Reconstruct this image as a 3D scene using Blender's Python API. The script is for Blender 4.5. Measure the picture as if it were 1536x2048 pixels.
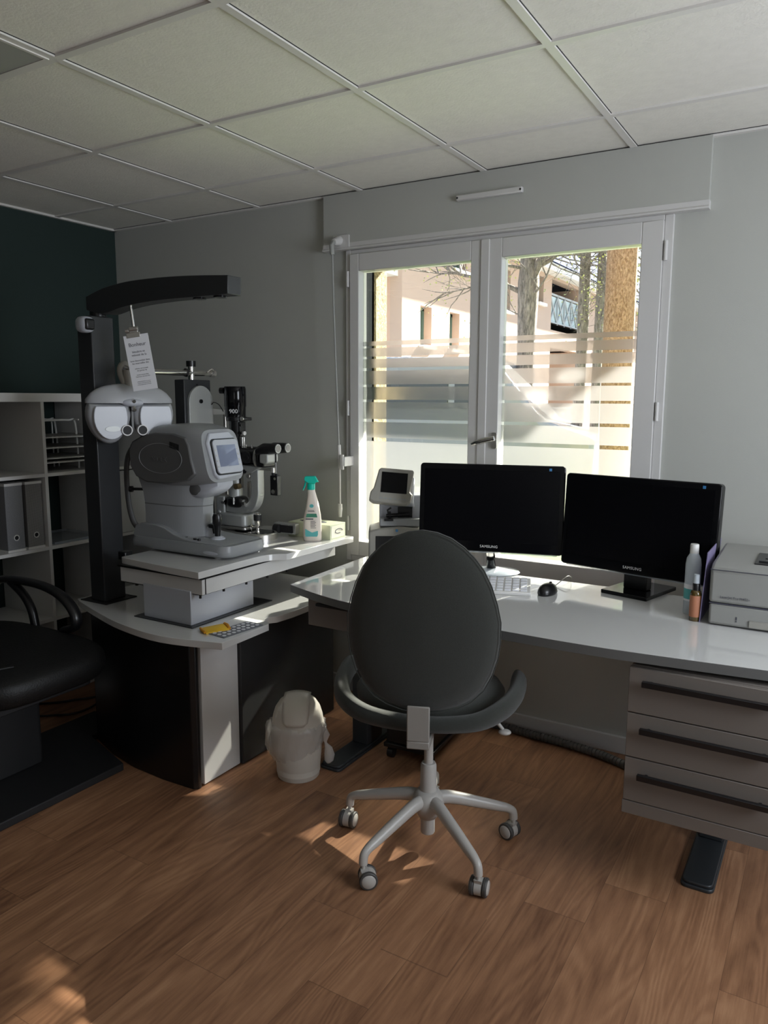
import bpy, bmesh, math, random
from mathutils import Vector, Matrix, Quaternion
random.seed(7)
R = math.radians; PI = math.pi
for o in list(bpy.data.objects): bpy.data.objects.remove(o, do_unlink=True)
scene = bpy.context.scene
COL = scene.collection

# ------------------------------------------------------------------ camera
FOC = 1529.3
cam_d = bpy.data.cameras.new('camera'); cam = bpy.data.objects.new('camera', cam_d); COL.objects.link(cam)
cam_d.sensor_fit = 'VERTICAL'; cam_d.sensor_height = 24.0; cam_d.lens = 24.0 * FOC / 2048.0
cam_d.clip_start = 0.02; cam_d.clip_end = 300
f_ = Vector((-0.5062507, 0.84982122, -0.14667691)); r_ = Vector((0.85881388, 0.51227322, 0.00385559)); u_ = Vector((-0.07841521, 0.12401627, 0.98917694))
cam.matrix_world = Matrix(((r_.x, u_.x, -f_.x, 0.7437), (r_.y, u_.y, -f_.y, -3.0699), (r_.z, u_.z, -f_.z, 1.4451), (0, 0, 0, 1)))
scene.camera = cam

# ------------------------------------------------------------------ light
SUN_DIR = Vector((-0.25, -0.96, -0.70)).normalized()
sd = bpy.data.lights.new('sun', 'SUN'); sd.energy = 44.0; sd.angle = R(0.95); sd.color = (1.0, 0.93, 0.82)
sun = bpy.data.objects.new('sun', sd); COL.objects.link(sun); sun.rotation_euler = SUN_DIR.to_track_quat('-Z', 'Y').to_euler(); sun.location = (0, 6, 8)
w = bpy.data.worlds.new('world'); scene.world = w; w.use_nodes = True
wn = w.node_tree; bg = wn.nodes['Background']; bg.inputs['Strength'].default_value = 1.35
tc = wn.nodes.new('ShaderNodeTexCoord'); sx = wn.nodes.new('ShaderNodeSeparateXYZ'); cr = wn.nodes.new('ShaderNodeValToRGB')
wn.links.new(tc.outputs['Generated'], sx.inputs[0]); wn.links.new(sx.outputs['Z'], cr.inputs[0]); wn.links.new(cr.outputs[0], bg.inputs['Color'])
cr.color_ramp.elements[0].position = 0.0; cr.color_ramp.elements[0].color = (0.86, 0.90, 0.95, 1)
cr.color_ramp.elements[1].position = 0.6; cr.color_ramp.elements[1].color = (0.52, 0.68, 0.95, 1)
# added fill light in an unseen, invented window behind the camera
ad = bpy.data.lights.new('rear_fill', 'AREA'); ad.shape = 'RECTANGLE'; ad.size = 1.1; ad.size_y = 1.3; ad.energy = 2.5; ad.color = (1.0, 0.965, 0.92)
al = bpy.data.objects.new('rear_fill', ad); COL.objects.link(al); al.location = (1.4, -4.72, 1.5); al.rotation_euler = (R(90), 0, 0)
bd = bpy.data.lights.new('side_fill', 'AREA'); bd.shape = 'RECTANGLE'; bd.size = 1.1; bd.size_y = 1.1; bd.energy = 30; bd.color = (0.86, 0.92, 1.0)  # added bluish fill light in an invented window, out of view on the right
bl = bpy.data.objects.new('side_fill', bd); COL.objects.link(bl); bl.location = (2.04, -1.40, 1.55); bl.rotation_euler = (0, R(90), 0)
vs = scene.view_settings; vs.view_transform = 'Standard'; vs.look = 'None'; vs.gamma = 1.0; vs.use_curve_mapping = False; vs.exposure = 0.55

# ------------------------------------------------------------------ materials
def nodes_of(m): return m.node_tree.nodes, m.node_tree.links
def mat(name, col, rough=0.5, metal=0.0, coat=0.0, spec=0.5, bump=0.0, bscale=200.0, var=0.0, vscale=8.0, **k):
    m = bpy.data.materials.new(name); m.use_nodes = True; N, L = nodes_of(m); b = N['Principled BSDF']
    b.inputs['Base Color'].default_value = (*col, 1); b.inputs['Roughness'].default_value = rough; b.inputs['Metallic'].default_value = metal
    b.inputs['Coat Weight'].default_value = coat; b.inputs['Specular IOR Level'].default_value = spec
    for kk, v in k.items(): b.inputs[kk.replace('_', ' ')].default_value = v
    t = N.new('ShaderNodeTexCoord')
    if var > 0:
        n = N.new('ShaderNodeTexNoise'); n.inputs['Scale'].default_value = vscale; n.inputs['Detail'].default_value = 4
        L.new(t.outputs['Object'], n.inputs['Vector'])
        mx = N.new('ShaderNodeMix'); mx.data_type = 'RGBA'
        mx.inputs[6].default_value = (*[c * (1 - var) for c in col], 1); mx.inputs[7].default_value = (*[min(1, c * (1 + var)) for c in col], 1)
        L.new(n.outputs['Fac'], mx.inputs[0]); L.new(mx.outputs[2], b.inputs['Base Color'])
    if bump > 0:
        n2 = N.new('ShaderNodeTexNoise'); n2.inputs['Scale'].default_value = bscale; n2.inputs['Detail'].default_value = 3
        L.new(t.outputs['Object'], n2.inputs['Vector'])
        bp = N.new('ShaderNodeBump'); bp.inputs['Strength'].default_value = bump; bp.inputs['Distance'].default_value = 0.002
        L.new(n2.outputs['Fac'], bp.inputs['Height']); L.new(bp.outputs[0], b.inputs['Normal'])
    return m
M = {}
M['wall'] = mat('wall_paint', (0.45, 0.455, 0.425), 0.85, bump=0.15, bscale=300, var=0.02)
M['green'] = mat('dark_green_paint', (0.016, 0.033, 0.029), 0.8, bump=0.1, bscale=300)
M['tile'] = mat('ceiling_tile', (0.82, 0.80, 0.74), 0.95, bump=0.5, bscale=120, var=0.06, vscale=30)
M['tbar'] = mat('ceiling_bar', (0.74, 0.72, 0.69), 0.45)
M['gap'] = mat('dark_gap', (0.03, 0.03, 0.03), 0.9)
M['pvc'] = mat('white_pvc', (0.62, 0.61, 0.60), 0.35, var=0.01)
M['gloss_white'] = mat('glossy_white_laminate', (0.66, 0.66, 0.65), 0.06, coat=0.6, Coat_Roughness=0.03)
M['edge'] = mat('laminate_edge', (0.12, 0.123, 0.12), 0.4)
M['matt_white'] = mat('matt_white_board', (0.72, 0.71, 0.69), 0.4)
M['greige'] = mat('greige_drawer_front', (0.175, 0.155, 0.138), 0.4)
M['black_panel'] = mat('black_textured_panel', (0.026, 0.026, 0.027), 0.45, bump=0.6, bscale=900, var=0.15, vscale=400)
M['black'] = mat('black_plastic', (0.008, 0.008, 0.009), 0.3)
M['black_matt'] = mat('black_matt', (0.012, 0.012, 0.013), 0.6)
M['black_gloss'] = mat('black_gloss', (0.004, 0.004, 0.005), 0.1, spec=0.3)
M['screen'] = mat('dark_screen', (0.003, 0.003, 0.004), 0.25, spec=0.12)
M['anth'] = mat('anthracite_metal', (0.045, 0.047, 0.05), 0.35, metal=0.35, bump=0.1, bscale=600)
M['desk_leg'] = mat('desk_leg_metal', (0.04, 0.045, 0.05), 0.4, metal=0.3)
M['leather'] = mat('black_leather', (0.007, 0.007, 0.007), 0.5, spec=0.3, bump=0.5, bscale=160)
M['fabric'] = mat('grey_green_fabric', (0.020, 0.0225, 0.018), 0.95, bump=0.8, bscale=900, var=0.35, vscale=500, Sheen_Weight=0.25)
M['chair_white'] = mat('chair_base_white', (0.44, 0.42, 0.39), 0.35)
M['chair_grey'] = mat('chair_bracket_grey', (0.25, 0.235, 0.215), 0.45)
M['wheel'] = mat('caster_rubber', (0.06, 0.058, 0.055), 0.5)
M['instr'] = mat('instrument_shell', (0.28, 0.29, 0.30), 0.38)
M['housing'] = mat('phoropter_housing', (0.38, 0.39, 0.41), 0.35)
M['instr_shade_trim'] = mat('instrument_shade_and_trim', (0.12, 0.122, 0.122), 0.45)  # darker shell copy for the shaded autorefractor cheek, also dark trim
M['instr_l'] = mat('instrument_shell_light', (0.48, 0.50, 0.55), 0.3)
M['putty'] = mat('putty_plastic', (0.30, 0.29, 0.26), 0.45)
M['chrome'] = mat('chrome', (0.82, 0.80, 0.77), 0.12, metal=1.0)
M['silver'] = mat('satin_silver', (0.62, 0.60, 0.57), 0.32, metal=0.9)
M['silver_p'] = mat('silver_paint', (0.42, 0.43, 0.42), 0.4, metal=0.3)
M['lens'] = mat('lens_glass', (0.02, 0.02, 0.025), 0.03, coat=1.0)
M['lcd'] = mat('reflective_display', (0.20, 0.23, 0.33), 0.06, coat=1.0)
M['brass'] = mat('brass', (0.60, 0.45, 0.25), 0.3, metal=1.0)
M['paper'] = mat('paper', (0.80, 0.81, 0.85), 0.8)
M['ink'] = mat('ink', (0.05, 0.05, 0.07), 0.7)
M['white_ink'] = mat('white_print', (0.75, 0.75, 0.75), 0.5)
M['blue'] = mat('blue_sticker', (0.05, 0.20, 0.42), 0.4)
M['bin'] = mat('bin_plastic', (0.68, 0.64, 0.57), 0.35, Subsurface_Weight=0.0)
M['spray_body'] = mat('spray_bottle_plastic', (0.78, 0.70, 0.62), 0.35)
M['spray_head'] = mat('turquoise_plastic', (0.0, 0.52, 0.40), 0.3)
M['teal'] = mat('teal_label', (0.10, 0.42, 0.42), 0.5)
M['tissue_box'] = mat('tissue_box_card', (0.62, 0.66, 0.48), 0.6, var=0.12, vscale=40)
M['yellow'] = mat('yellow_foam', (0.85, 0.52, 0.03), 0.6)
M['pad_grey'] = mat('keypad_grey', (0.16, 0.17, 0.20), 0.5)
M['amber'] = mat('amber_glass', (0.08, 0.05, 0.01), 0.1, coat=0.5)
M['orange_lab'] = mat('orange_label', (0.42, 0.17, 0.09), 0.55)
M['flyer'] = mat('purple_flyer', (0.20, 0.17, 0.30), 0.5, var=0.5, vscale=30)
M['file_d'] = mat('grey_linen_card', (0.22, 0.22, 0.23), 0.8, bump=0.6, bscale=500, var=0.2, vscale=200)
M['wire'] = mat('white_wire', (0.72, 0.72, 0.69), 0.4)
M['cable'] = mat('black_cable', (0.006, 0.006, 0.006), 0.5)
M['hose'] = mat('grey_spiral_wrap', (0.11, 0.105, 0.10), 0.45)
M['printer'] = mat('printer_grey', (0.27, 0.27, 0.255), 0.45)
M['peach'] = mat('peach_render', (0.54, 0.40, 0.32), 0.9, bump=0.3, bscale=30, var=0.04, vscale=2)
M['peach2'] = mat('salmon_render', (0.62, 0.42, 0.32), 0.9)
M['white_ext'] = mat('white_exterior_paint', (0.85, 0.83, 0.80), 0.6)
M['slate'] = mat('slate_roof', (0.022, 0.034, 0.085), 0.9, spec=0.05, bump=0.3, bscale=20)
M['shutter_green'] = mat('green_window_frame', (0.10, 0.16, 0.13), 0.5)
M['ext_glass'] = mat('house_window_glass', (0.10, 0.14, 0.15), 0.1)
M['asphalt'] = mat('paving', (0.105, 0.105, 0.10), 0.9, var=0.2, vscale=3)
M['rail'] = mat('railing_grey', (0.42, 0.44, 0.46), 0.5)
M['rail_glass'] = mat('railing_glass', (0.50, 0.60, 0.62), 0.2)
M['leaf'] = mat('spring_leaves', (0.42, 0.42, 0.16), 0.6, Transmission_Weight=0.0, var=0.4, vscale=6)
M['leaf_d'] = mat('shrub_leaves', (0.22, 0.40, 0.07), 0.6, var=0.4, vscale=9)
M['car'] = mat('white_car_paint', (0.30, 0.30, 0.31), 0.2, coat=0.5)
M['car_glass'] = mat('car_window', (0.06, 0.065, 0.07), 0.08)
M['towercase'] = mat('tower_case', (0.006, 0.006, 0.006), 0.4)

def bark(name, c1, c2, sc=(14, 14, 3)):
    m = bpy.data.materials.new(name); m.use_nodes = True; N, L = nodes_of(m); b = N['Principled BSDF']; b.inputs['Roughness'].default_value = 0.95
    t = N.new('ShaderNodeTexCoord'); mp = N.new('ShaderNodeMapping'); mp.inputs['Scale'].default_value = sc
    L.new(t.outputs['Object'], mp.inputs[0]); n = N.new('ShaderNodeTexNoise'); n.inputs['Scale'].default_value = 2.2; n.inputs['Detail'].default_value = 8; n.inputs['Roughness'].default_value = 0.7; n.inputs['Distortion'].default_value = 0.6
    L.new(mp.outputs[0], n.inputs[0]); c = N.new('ShaderNodeValToRGB'); c.color_ramp.elements[0].position = 0.38; c.color_ramp.elements[0].color = (*c1, 1); c.color_ramp.elements[1].position = 0.62; c.color_ramp.elements[1].color = (*c2, 1)
    L.new(n.outputs['Fac'], c.inputs[0]); L.new(c.outputs[0], b.inputs['Base Color'])
    bp = N.new('ShaderNodeBump'); bp.inputs['Strength'].default_value = 0.9; bp.inputs['Distance'].default_value = 0.03; L.new(n.outputs['Fac'], bp.inputs['Height']); L.new(bp.outputs[0], b.inputs['Normal'])
    return m
M['bark_grey'] = bark('grey_bark', (0.10, 0.085, 0.075), (0.33, 0.285, 0.25))
M['bark_orange'] = bark('orange_bark', (0.28, 0.14, 0.065), (0.66, 0.40, 0.24), (22, 22, 12))
M['roughcast'] = bark('ochre_roughcast', (0.15, 0.105, 0.045), (0.50, 0.39, 0.22), (26, 26, 20))

def wood_floor():
    m = bpy.data.materials.new('wood_plank_vinyl'); m.use_nodes = True; N, L = nodes_of(m); b = N['Principled BSDF']
    def math_(op, a, bb=None, c=None):
        n = N.new('ShaderNodeMath'); n.operation = op
        for i, v in enumerate((a, bb, c)):
            if v is None: continue
            if isinstance(v, (int, float)): n.inputs[i].default_value = v
            else: L.new(v, n.inputs[i])
        return n.outputs[0]
    t = N.new('ShaderNodeTexCoord'); s = N.new('ShaderNodeSeparateXYZ'); L.new(t.outputs['Object'], s.inputs[0])
    X, Y = s.outputs['X'], s.outputs['Y']
    PW, PL = 0.178, 1.22
    xs = math_('DIVIDE', math_('SUBTRACT', X, 0.057), PW); ix = math_('FLOOR', xs); fx = math_('FRACT', xs)
    wn1 = N.new('ShaderNodeTexWhiteNoise'); wn1.noise_dimensions = '1D'; L.new(ix, wn1.inputs['W'])
    ys = math_('ADD', math_('DIVIDE', Y, PL), math_('MULTIPLY', wn1.outputs['Value'], 5.0)); iy = math_('FLOOR', ys); fy = math_('FRACT', ys)
    cmb = N.new('ShaderNodeCombineXYZ'); L.new(ix, cmb.inputs[0]); L.new(iy, cmb.inputs[1])
    wn2 = N.new('ShaderNodeTexWhiteNoise'); wn2.noise_dimensions = '2D'; L.new(cmb.outputs[0], wn2.inputs['Vector'])
    rnd = wn2.outputs['Value']
    # grain coordinates, shifted per plank
    gx = math_('MULTIPLY', X, 13.0); gy = math_('ADD', math_('MULTIPLY', Y, 1.5), math_('MULTIPLY', rnd, 37.0))
    gx2 = math_('ADD', gx, math_('MULTIPLY', rnd, 53.0))
    g = N.new('ShaderNodeCombineXYZ'); L.new(gx2, g.inputs[0]); L.new(gy, g.inputs[1])
    n1 = N.new('ShaderNodeTexNoise'); n1.inputs['Scale'].default_value = 0.55; n1.inputs['Detail'].default_value = 1.5; n1.inputs['Distortion'].default_value = 0.5; L.new(g.outputs[0], n1.inputs['Vector'])
    rings = math_('SINE', math_('MULTIPLY', n1.outputs['Fac'], 95.0))
    n2 = N.new('ShaderNodeTexNoise'); n2.inputs['Scale'].default_value = 2.2; n2.inputs['Detail'].default_value = 8; n2.inputs['Roughness'].default_value = 0.65; L.new(g.outputs[0], n2.inputs['Vector'])
    fine = N.new('ShaderNodeCombineXYZ'); L.new(math_('MULTIPLY', X, 260.0), fine.inputs[0]); L.new(math_('MULTIPLY', Y, 7.0), fine.inputs[1])
    n3 = N.new('ShaderNodeTexNoise'); n3.inputs['Scale'].default_value = 1.0; n3.inputs['Detail'].default_value = 3; L.new(fine.outputs[0], n3.inputs['Vector'])
    v = math_('ADD', math_('MULTIPLY', n2.outputs['Fac'], 0.72), math_('MULTIPLY', rings, 0.055))
    v = math_('ADD', v, math_('MULTIPLY', math_('SUBTRACT', n3.outputs['Fac'], 0.5), 0.16))
    v = math_('ADD', v, math_('MULTIPLY', math_('SUBTRACT', rnd, 0.5), 0.22))
    c = N.new('ShaderNodeValToRGB'); e = c.color_ramp.elements
    e[0].position = 0.12; e[0].color = (0.145, 0.066, 0.034, 1); e[1].position = 0.68; e[1].color = (0.46, 0.255, 0.138, 1)
    e.new(0.40).color = (0.30, 0.150, 0.078, 1)
    L.new(v, c.inputs[0])
    ex = math_('MINIMUM', fx, math_('SUBTRACT', 1.0, fx)); ey = math_('MINIMUM', fy, math_('SUBTRACT', 1.0, fy))
    gap = math_('MAXIMUM', math_('LESS_THAN', ex, 0.0045), math_('LESS_THAN', ey, 0.0009))
    # square cut in the vinyl in front of the chair
    cutx = math_('LESS_THAN', math_('ABSOLUTE', math_('ADD', X, 0.006)), 0.0015)
    cuty = math_('MULTIPLY', math_('GREATER_THAN', Y, -1.493), math_('LESS_THAN', Y, -1.24))
    cut2 = math_('MULTIPLY', math_('LESS_THAN', math_('ABSOLUTE', math_('ADD', Y, 1.493)), 0.0018), math_('MULTIPLY', math_('GREATER_THAN', X, -0.20), math_('LESS_THAN', X, -0.006)))
    gap = math_('MAXIMUM', gap, math_('MAXIMUM', math_('MULTIPLY', cutx, cuty), cut2))
    mx = N.new('ShaderNodeMix'); mx.data_type = 'RGBA'; L.new(math_('MULTIPLY', gap, 0.42), mx.inputs[0]); L.new(c.outputs[0], mx.inputs[6]); mx.inputs[7].default_value = (0.05, 0.025, 0.015, 1)
    L.new(mx.outputs[2], b.inputs['Base Color'])
    b.inputs['Roughness'].default_value = 0.48; b.inputs['Specular IOR Level'].default_value = 0.4
    bp = N.new('ShaderNodeBump'); bp.inputs['Strength'].default_value = 0.2; bp.inputs['Distance'].default_value = 0.002; L.new(math_('SUBTRACT', v, math_('MULTIPLY', gap, 1.0)), bp.inputs['Height']); L.new(bp.outputs[0], b.inputs['Normal'])
    return m
M['floor'] = wood_floor()

def film():
    m = bpy.data.materials.new('frosted_film'); m.use_nodes = True; N, L = nodes_of(m); N.remove(N['Principled BSDF']); out = N['Material Output']
    tr = N.new('ShaderNodeBsdfTranslucent'); tr.inputs[0].default_value = (0.14, 0.14, 0.143, 1)
    tp = N.new('ShaderNodeBsdfTransparent'); tp.inputs[0].default_value = (0.95, 0.95, 0.95, 1)
    rf = N.new('ShaderNodeBsdfRefraction'); rf.inputs['Color'].default_value = (0.66, 0.66, 0.67, 1); rf.inputs['Roughness'].default_value = 0.72; rf.inputs['IOR'].default_value = 1.10
    a = N.new('ShaderNodeMixShader'); a.inputs[0].default_value = 0.68; L.new(tr.outputs[0], a.inputs[1]); L.new(rf.outputs[0], a.inputs[2])
    c = N.new('ShaderNodeMixShader'); c.inputs[0].default_value = 0.12; L.new(a.outputs[0], c.inputs[1]); L.new(tp.outputs[0], c.inputs[2])
    L.new(c.outputs[0], out.inputs['Surface']); return m
M['film'] = film()
def glass_pane():
    m = bpy.data.materials.new('window_glass'); m.use_nodes = True; N, L = nodes_of(m); N.remove(N['Principled BSDF']); out = N['Material Output']
    tp = N.new('ShaderNodeBsdfTransparent'); tp.inputs[0].default_value = (0.95, 0.975, 0.965, 1)
    gl = N.new('ShaderNodeBsdfGlossy'); gl.inputs['Roughness'].default_value = 0.01
    fr = N.new('ShaderNodeFresnel'); fr.inputs[0].default_value = 1.45
    a = N.new('ShaderNodeMixShader'); L.new(fr.outputs[0], a.inputs[0]); L.new(tp.outputs[0], a.inputs[1]); L.new(gl.outputs[0], a.inputs[2])
    L.new(a.outputs[0], out.inputs['Surface']); return m
M['glass'] = glass_pane()
def clearish(name, col, t=0.5, rough=0.3):
    m = bpy.data.materials.new(name); m.use_nodes = True; N, L = nodes_of(m); b = N['Principled BSDF']; b.inputs['Base Color'].default_value = (*col, 1); b.inputs['Roughness'].default_value = rough
    tp = N.new('ShaderNodeBsdfTransparent'); a = N.new('ShaderNodeMixShader'); a.inputs[0].default_value = t
    L.new(b.outputs[0], a.inputs[1]); L.new(tp.outputs[0], a.inputs[2]); L.new(a.outputs[0], N['Material Output'].inputs['Surface']); return m
M['bag'] = clearish('thin_plastic_bag', (0.80, 0.76, 0.72), 0.58, 0.2)
M['milky'] = clearish('milky_plastic', (0.62, 0.68, 0.74), 0.12, 0.25)
M['acrylic'] = clearish('clear_acrylic', (0.5, 0.55, 0.62), 0.55, 0.05)

def dots(name, c1, c2, sc):
    m = bpy.data.materials.new(name); m.use_nodes = True; N, L = nodes_of(m); b = N['Principled BSDF']; b.inputs['Roughness'].default_value = 0.8
    t = N.new('ShaderNodeTexCoord'); v = N.new('ShaderNodeTexVoronoi'); v.inputs['Scale'].default_value = sc; v.inputs['Randomness'].default_value = 0.0
    L.new(t.outputs['Object'], v.inputs['Vector']); c = N.new('ShaderNodeValToRGB'); c.color_ramp.interpolation = 'CONSTANT'
    c.color_ramp.elements[0].color = (*c1, 1); c.color_ramp.elements[1].position = 0.35; c.color_ramp.elements[1].color = (*c2, 1)
    L.new(v.outputs['Distance'], c.inputs[0]); L.new(c.outputs[0], b.inputs['Base Color']); return m
M['file_dot'] = dots('dotted_card', (0.34, 0.33, 0.31), (0.16, 0.155, 0.15), 180)

# ------------------------------------------------------------------ mesh helpers
class MB:
    def __init__(s): s.bm = bmesh.new()
    def box(s, x0, x1, y0, y1, z0, z1, mx=None):
        v = [s.bm.verts.new(Vector(c) if mx is None else mx @ Vector(c)) for c in ((x0,y0,z0),(x1,y0,z0),(x1,y1,z0),(x0,y1,z0),(x0,y0,z1),(x1,y0,z1),(x1,y1,z1),(x0,y1,z1))]
        for q in ((3,2,1,0),(4,5,6,7),(0,1,5,4),(1,2,6,5),(2,3,7,6),(3,0,4,7)): s.bm.faces.new([v[i] for i in q])
        return s
    def loft(s, rings, caps=True, closed=False):
        rr = [[s.bm.verts.new(Vector(p)) for p in ring] for ring in rings]; n = len(rr[0])
        m = len(rr)
        for i in range(m if closed else m - 1):
            a, b = rr[i], rr[(i + 1) % m]
            for j in range(n): s.bm.faces.new((a[j], a[(j+1) % n], b[(j+1) % n], b[j]))
        if caps and not closed:
            s.bm.faces.new(list(reversed(rr[0]))); s.bm.faces.new(rr[-1])
        return s
    def cyl(s, p0, p1, r0, r1=None, n=24, caps=True):
        r1 = r0 if r1 is None else r1; p0, p1 = Vector(p0), Vector(p1); d = (p1 - p0).normalized(); a = d.orthogonal().normalized(); b = d.cross(a)
        ring = lambda c, r: [c + a * (r * math.cos(2*PI*i/n)) + b * (r * math.sin(2*PI*i/n)) for i in range(n)]
        return s.loft([ring(p0, r0), ring(p1, r1)], caps)
    def tube(s, pts, r, n=12, flat=None):
        pts = [Vector(p) for p in pts]; rs = r if isinstance(r, (list, tuple)) else [r] * len(pts); rings = []; up = None
        for i, p in enumerate(pts):
            d = (pts[min(i+1, len(pts)-1)] - pts[max(i-1, 0)]).normalized()
            if up is None: up = d.orthogonal().normalized() if flat is None else Vector(flat)
            up = (up - d * up.dot(d)).normalized(); sd_ = d.cross(up)
            fr = rs[i] if isinstance(rs[i], tuple) else (rs[i], rs[i])
            rings.append([p + up * (fr[0]*math.cos(2*PI*j/n)) + sd_ * (fr[1]*math.sin(2*PI*j/n)) for j in range(n)])
        return s.loft(rings)
    def lathe(s, prof, c=(0, 0, 0), n=36, sx=1.0, sy=1.0, mx=None):
        rings = []
        for r, z in prof:
            r = max(r, 1e-4); ring = [Vector((c[0] + r*sx*math.cos(2*PI*i/n), c[1] + r*sy*math.sin(2*PI*i/n), c[2] + z)) for i in range(n)]
            rings.append([mx @ p for p in ring] if mx else ring)
        return s.loft(rings)
    def prism(s, pts, plane, a0, a1, mx=None):
        def P3(p, a):
            q = {'xy': (p[0], p[1], a), 'xz': (p[0], a, p[1]), 'yz': (a, p[0], p[1])}[plane]; q = Vector(q); return mx @ q if mx else q
        A = [s.bm.verts.new(P3(p, a0)) for p in pts]; B = [s.bm.verts.new(P3(p, a1)) for p in pts]; n = len(pts)
        for i in range(n): s.bm.faces.new((A[i], A[(i+1) % n], B[(i+1) % n], B[i]))
        s.bm.faces.new(list(reversed(A))); s.bm.faces.new(B)
        return s
    def ell(s, c, rad, n=24, m=14, pw=1.0, mx=None):
        sg = lambda v, p: math.copysign(abs(v) ** p, v); rings = []
        for i in range(m + 1):
            ph = -PI/2 + PI * i / m; cz = max(abs(math.cos(ph)) ** pw, 1e-3); z = sg(math.sin(ph), pw)
            ring = [Vector((c[0] + rad[0]*cz*sg(math.cos(2*PI*j/n), pw), c[1] + rad[1]*cz*sg(math.sin(2*PI*j/n), pw), c[2] + rad[2]*z)) for j in range(n)]
            rings.append([mx @ p for p in ring] if mx else ring)
        return s.loft(rings)
    def quad(s, a, b, c, d):
        s.bm.faces.new([s.bm.verts.new(Vector(p)) for p in (a, b, c, d)]); return s
    def build(s, name, m, parent=None, bevel=0.0, seg=2, smooth=True, ang=35, loc=None, mx=None):
        if mx is not None: s.bm.transform(mx)
        bmesh.ops.recalc_face_normals(s.bm, faces=s.bm.faces)
        me = bpy.data.meshes.new(name); s.bm.to_mesh(me); s.bm.free(); me.materials.append(M[m] if isinstance(m, str) else m)
        if smooth:
            for p in me.polygons: p.use_smooth = True
            me.set_sharp_from_angle(angle=R(ang))
        o = bpy.data.objects.new(name, me); COL.objects.link(o)
        if parent is not None: o.parent = parent
        if loc is not None: o.location = loc
        if bevel > 0:
            b = o.modifiers.new('edge', 'BEVEL'); b.width = bevel; b.segments = seg; b.limit_method = 'ANGLE'; b.angle_limit = R(40); b.harden_normals = False
        return o
def tag(o, label=None, cat=None, group=None, kind=None):
    if label: o['label'] = label
    if cat: o['category'] = cat
    if group: o['group'] = group
    if kind: o['kind'] = kind
    return o
def thing(name, label, cat, loc=(0, 0, 0), rz=0.0, group=None, kind=None):
    o = bpy.data.objects.new(name, None); COL.objects.link(o); o.location = loc; o.rotation_euler = (0, 0, rz); o.empty_display_size = 0.1
    return tag(o, label, cat, group, kind)
def rot(axis, a, c=(0, 0, 0)):
    c = Vector(c); return Matrix.Translation(c) @ Matrix.Rotation(a, 4, axis) @ Matrix.Translation(-c)
def copy_tree(o, parent=None):
    c = o.copy(); COL.objects.link(c); c.parent = parent
    for ch in list(o.children): copy_tree(ch, c)
    return c
def smooth_path(pts, k=6):
    pts = [Vector(p) for p in pts]; out = []
    P_ = [pts[0]] + pts + [pts[-1]]
    for i in range(1, len(P_) - 2):
        p0, p1, p2, p3 = P_[i-1], P_[i], P_[i+1], P_[i+2]
        for j in range(k):
            t = j / k; out.append(0.5 * ((2*p1) + (-p0 + p2)*t + (2*p0 - 5*p1 + 4*p2 - p3)*t*t + (-p0 + 3*p1 - 3*p2 + p3)*t**3))
    out.append(pts[-1]); return out
def rrect(x0, x1, y0, y1, r, k=5):
    out = []
    for cx, cy, a in ((x1-r, y1-r, 0), (x0+r, y1-r, 90), (x0+r, y0+r, 180), (x1-r, y0+r, 270)):
        for i in range(k + 1):
            t = R(a + 90*i/k); out.append((cx + r*math.cos(t), cy + r*math.sin(t)))
    return out
def text(body, size, m, parent, mx, name='lettering', ext=0.0004, align='CENTER', spacing=1.0, label=None):
    cu = bpy.data.curves.new(name, 'FONT'); cu.body = body; cu.size = size; cu.extrude = ext; cu.align_x = align; cu.align_y = 'CENTER'; cu.space_character = spacing
    tmp = bpy.data.objects.new(name, cu); COL.objects.link(tmp); dg = bpy.context.evaluated_depsgraph_get()
    me = bpy.data.meshes.new_from_object(tmp.evaluated_get(dg)); bpy.data.objects.remove(tmp, do_unlink=True)
    me.name = name; me.materials.clear(); me.materials.append(M[m]); me.transform(mx)
    o = bpy.data.objects.new(name, me); COL.objects.link(o); o.parent = parent; return o
def facing(origin, right, up):          # matrix whose x axis = right, y axis = up
    r = Vector(right).normalized(); u = Vector(up).normalized(); n = r.cross(u)
    return Matrix(((r.x, u.x, n.x, origin[0]), (r.y, u.y, n.y, origin[1]), (r.z, u.z, n.z, origin[2]), (0, 0, 0, 1)))
def holes_wall(mb, axis, a0, a1, t0, t1, z0, z1, holes):   # slab along axis ('x'/'y') from a0..a1, thickness t0..t1, with rectangular openings
    cuts = sorted({a0, a1, *[h[0] for h in holes], *[h[1] for h in holes]}); cuts = [c for c in cuts if a0 <= c <= a1]
    for c0, c1 in zip(cuts, cuts[1:]):
        mid = (c0 + c1) / 2; hs = sorted([(h[2], h[3]) for h in holes if h[0] < mid < h[1]]); z = z0
        for h0, h1 in hs + [(z1, z1)]:
            if h0 > z + 1e-6:
                if axis == 'x': mb.box(c0, c1, t0, t1, z, h0)
                else: mb.box(t0, t1, c0, c1, z, h0)
            z = max(z, h1)
    return mb

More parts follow.
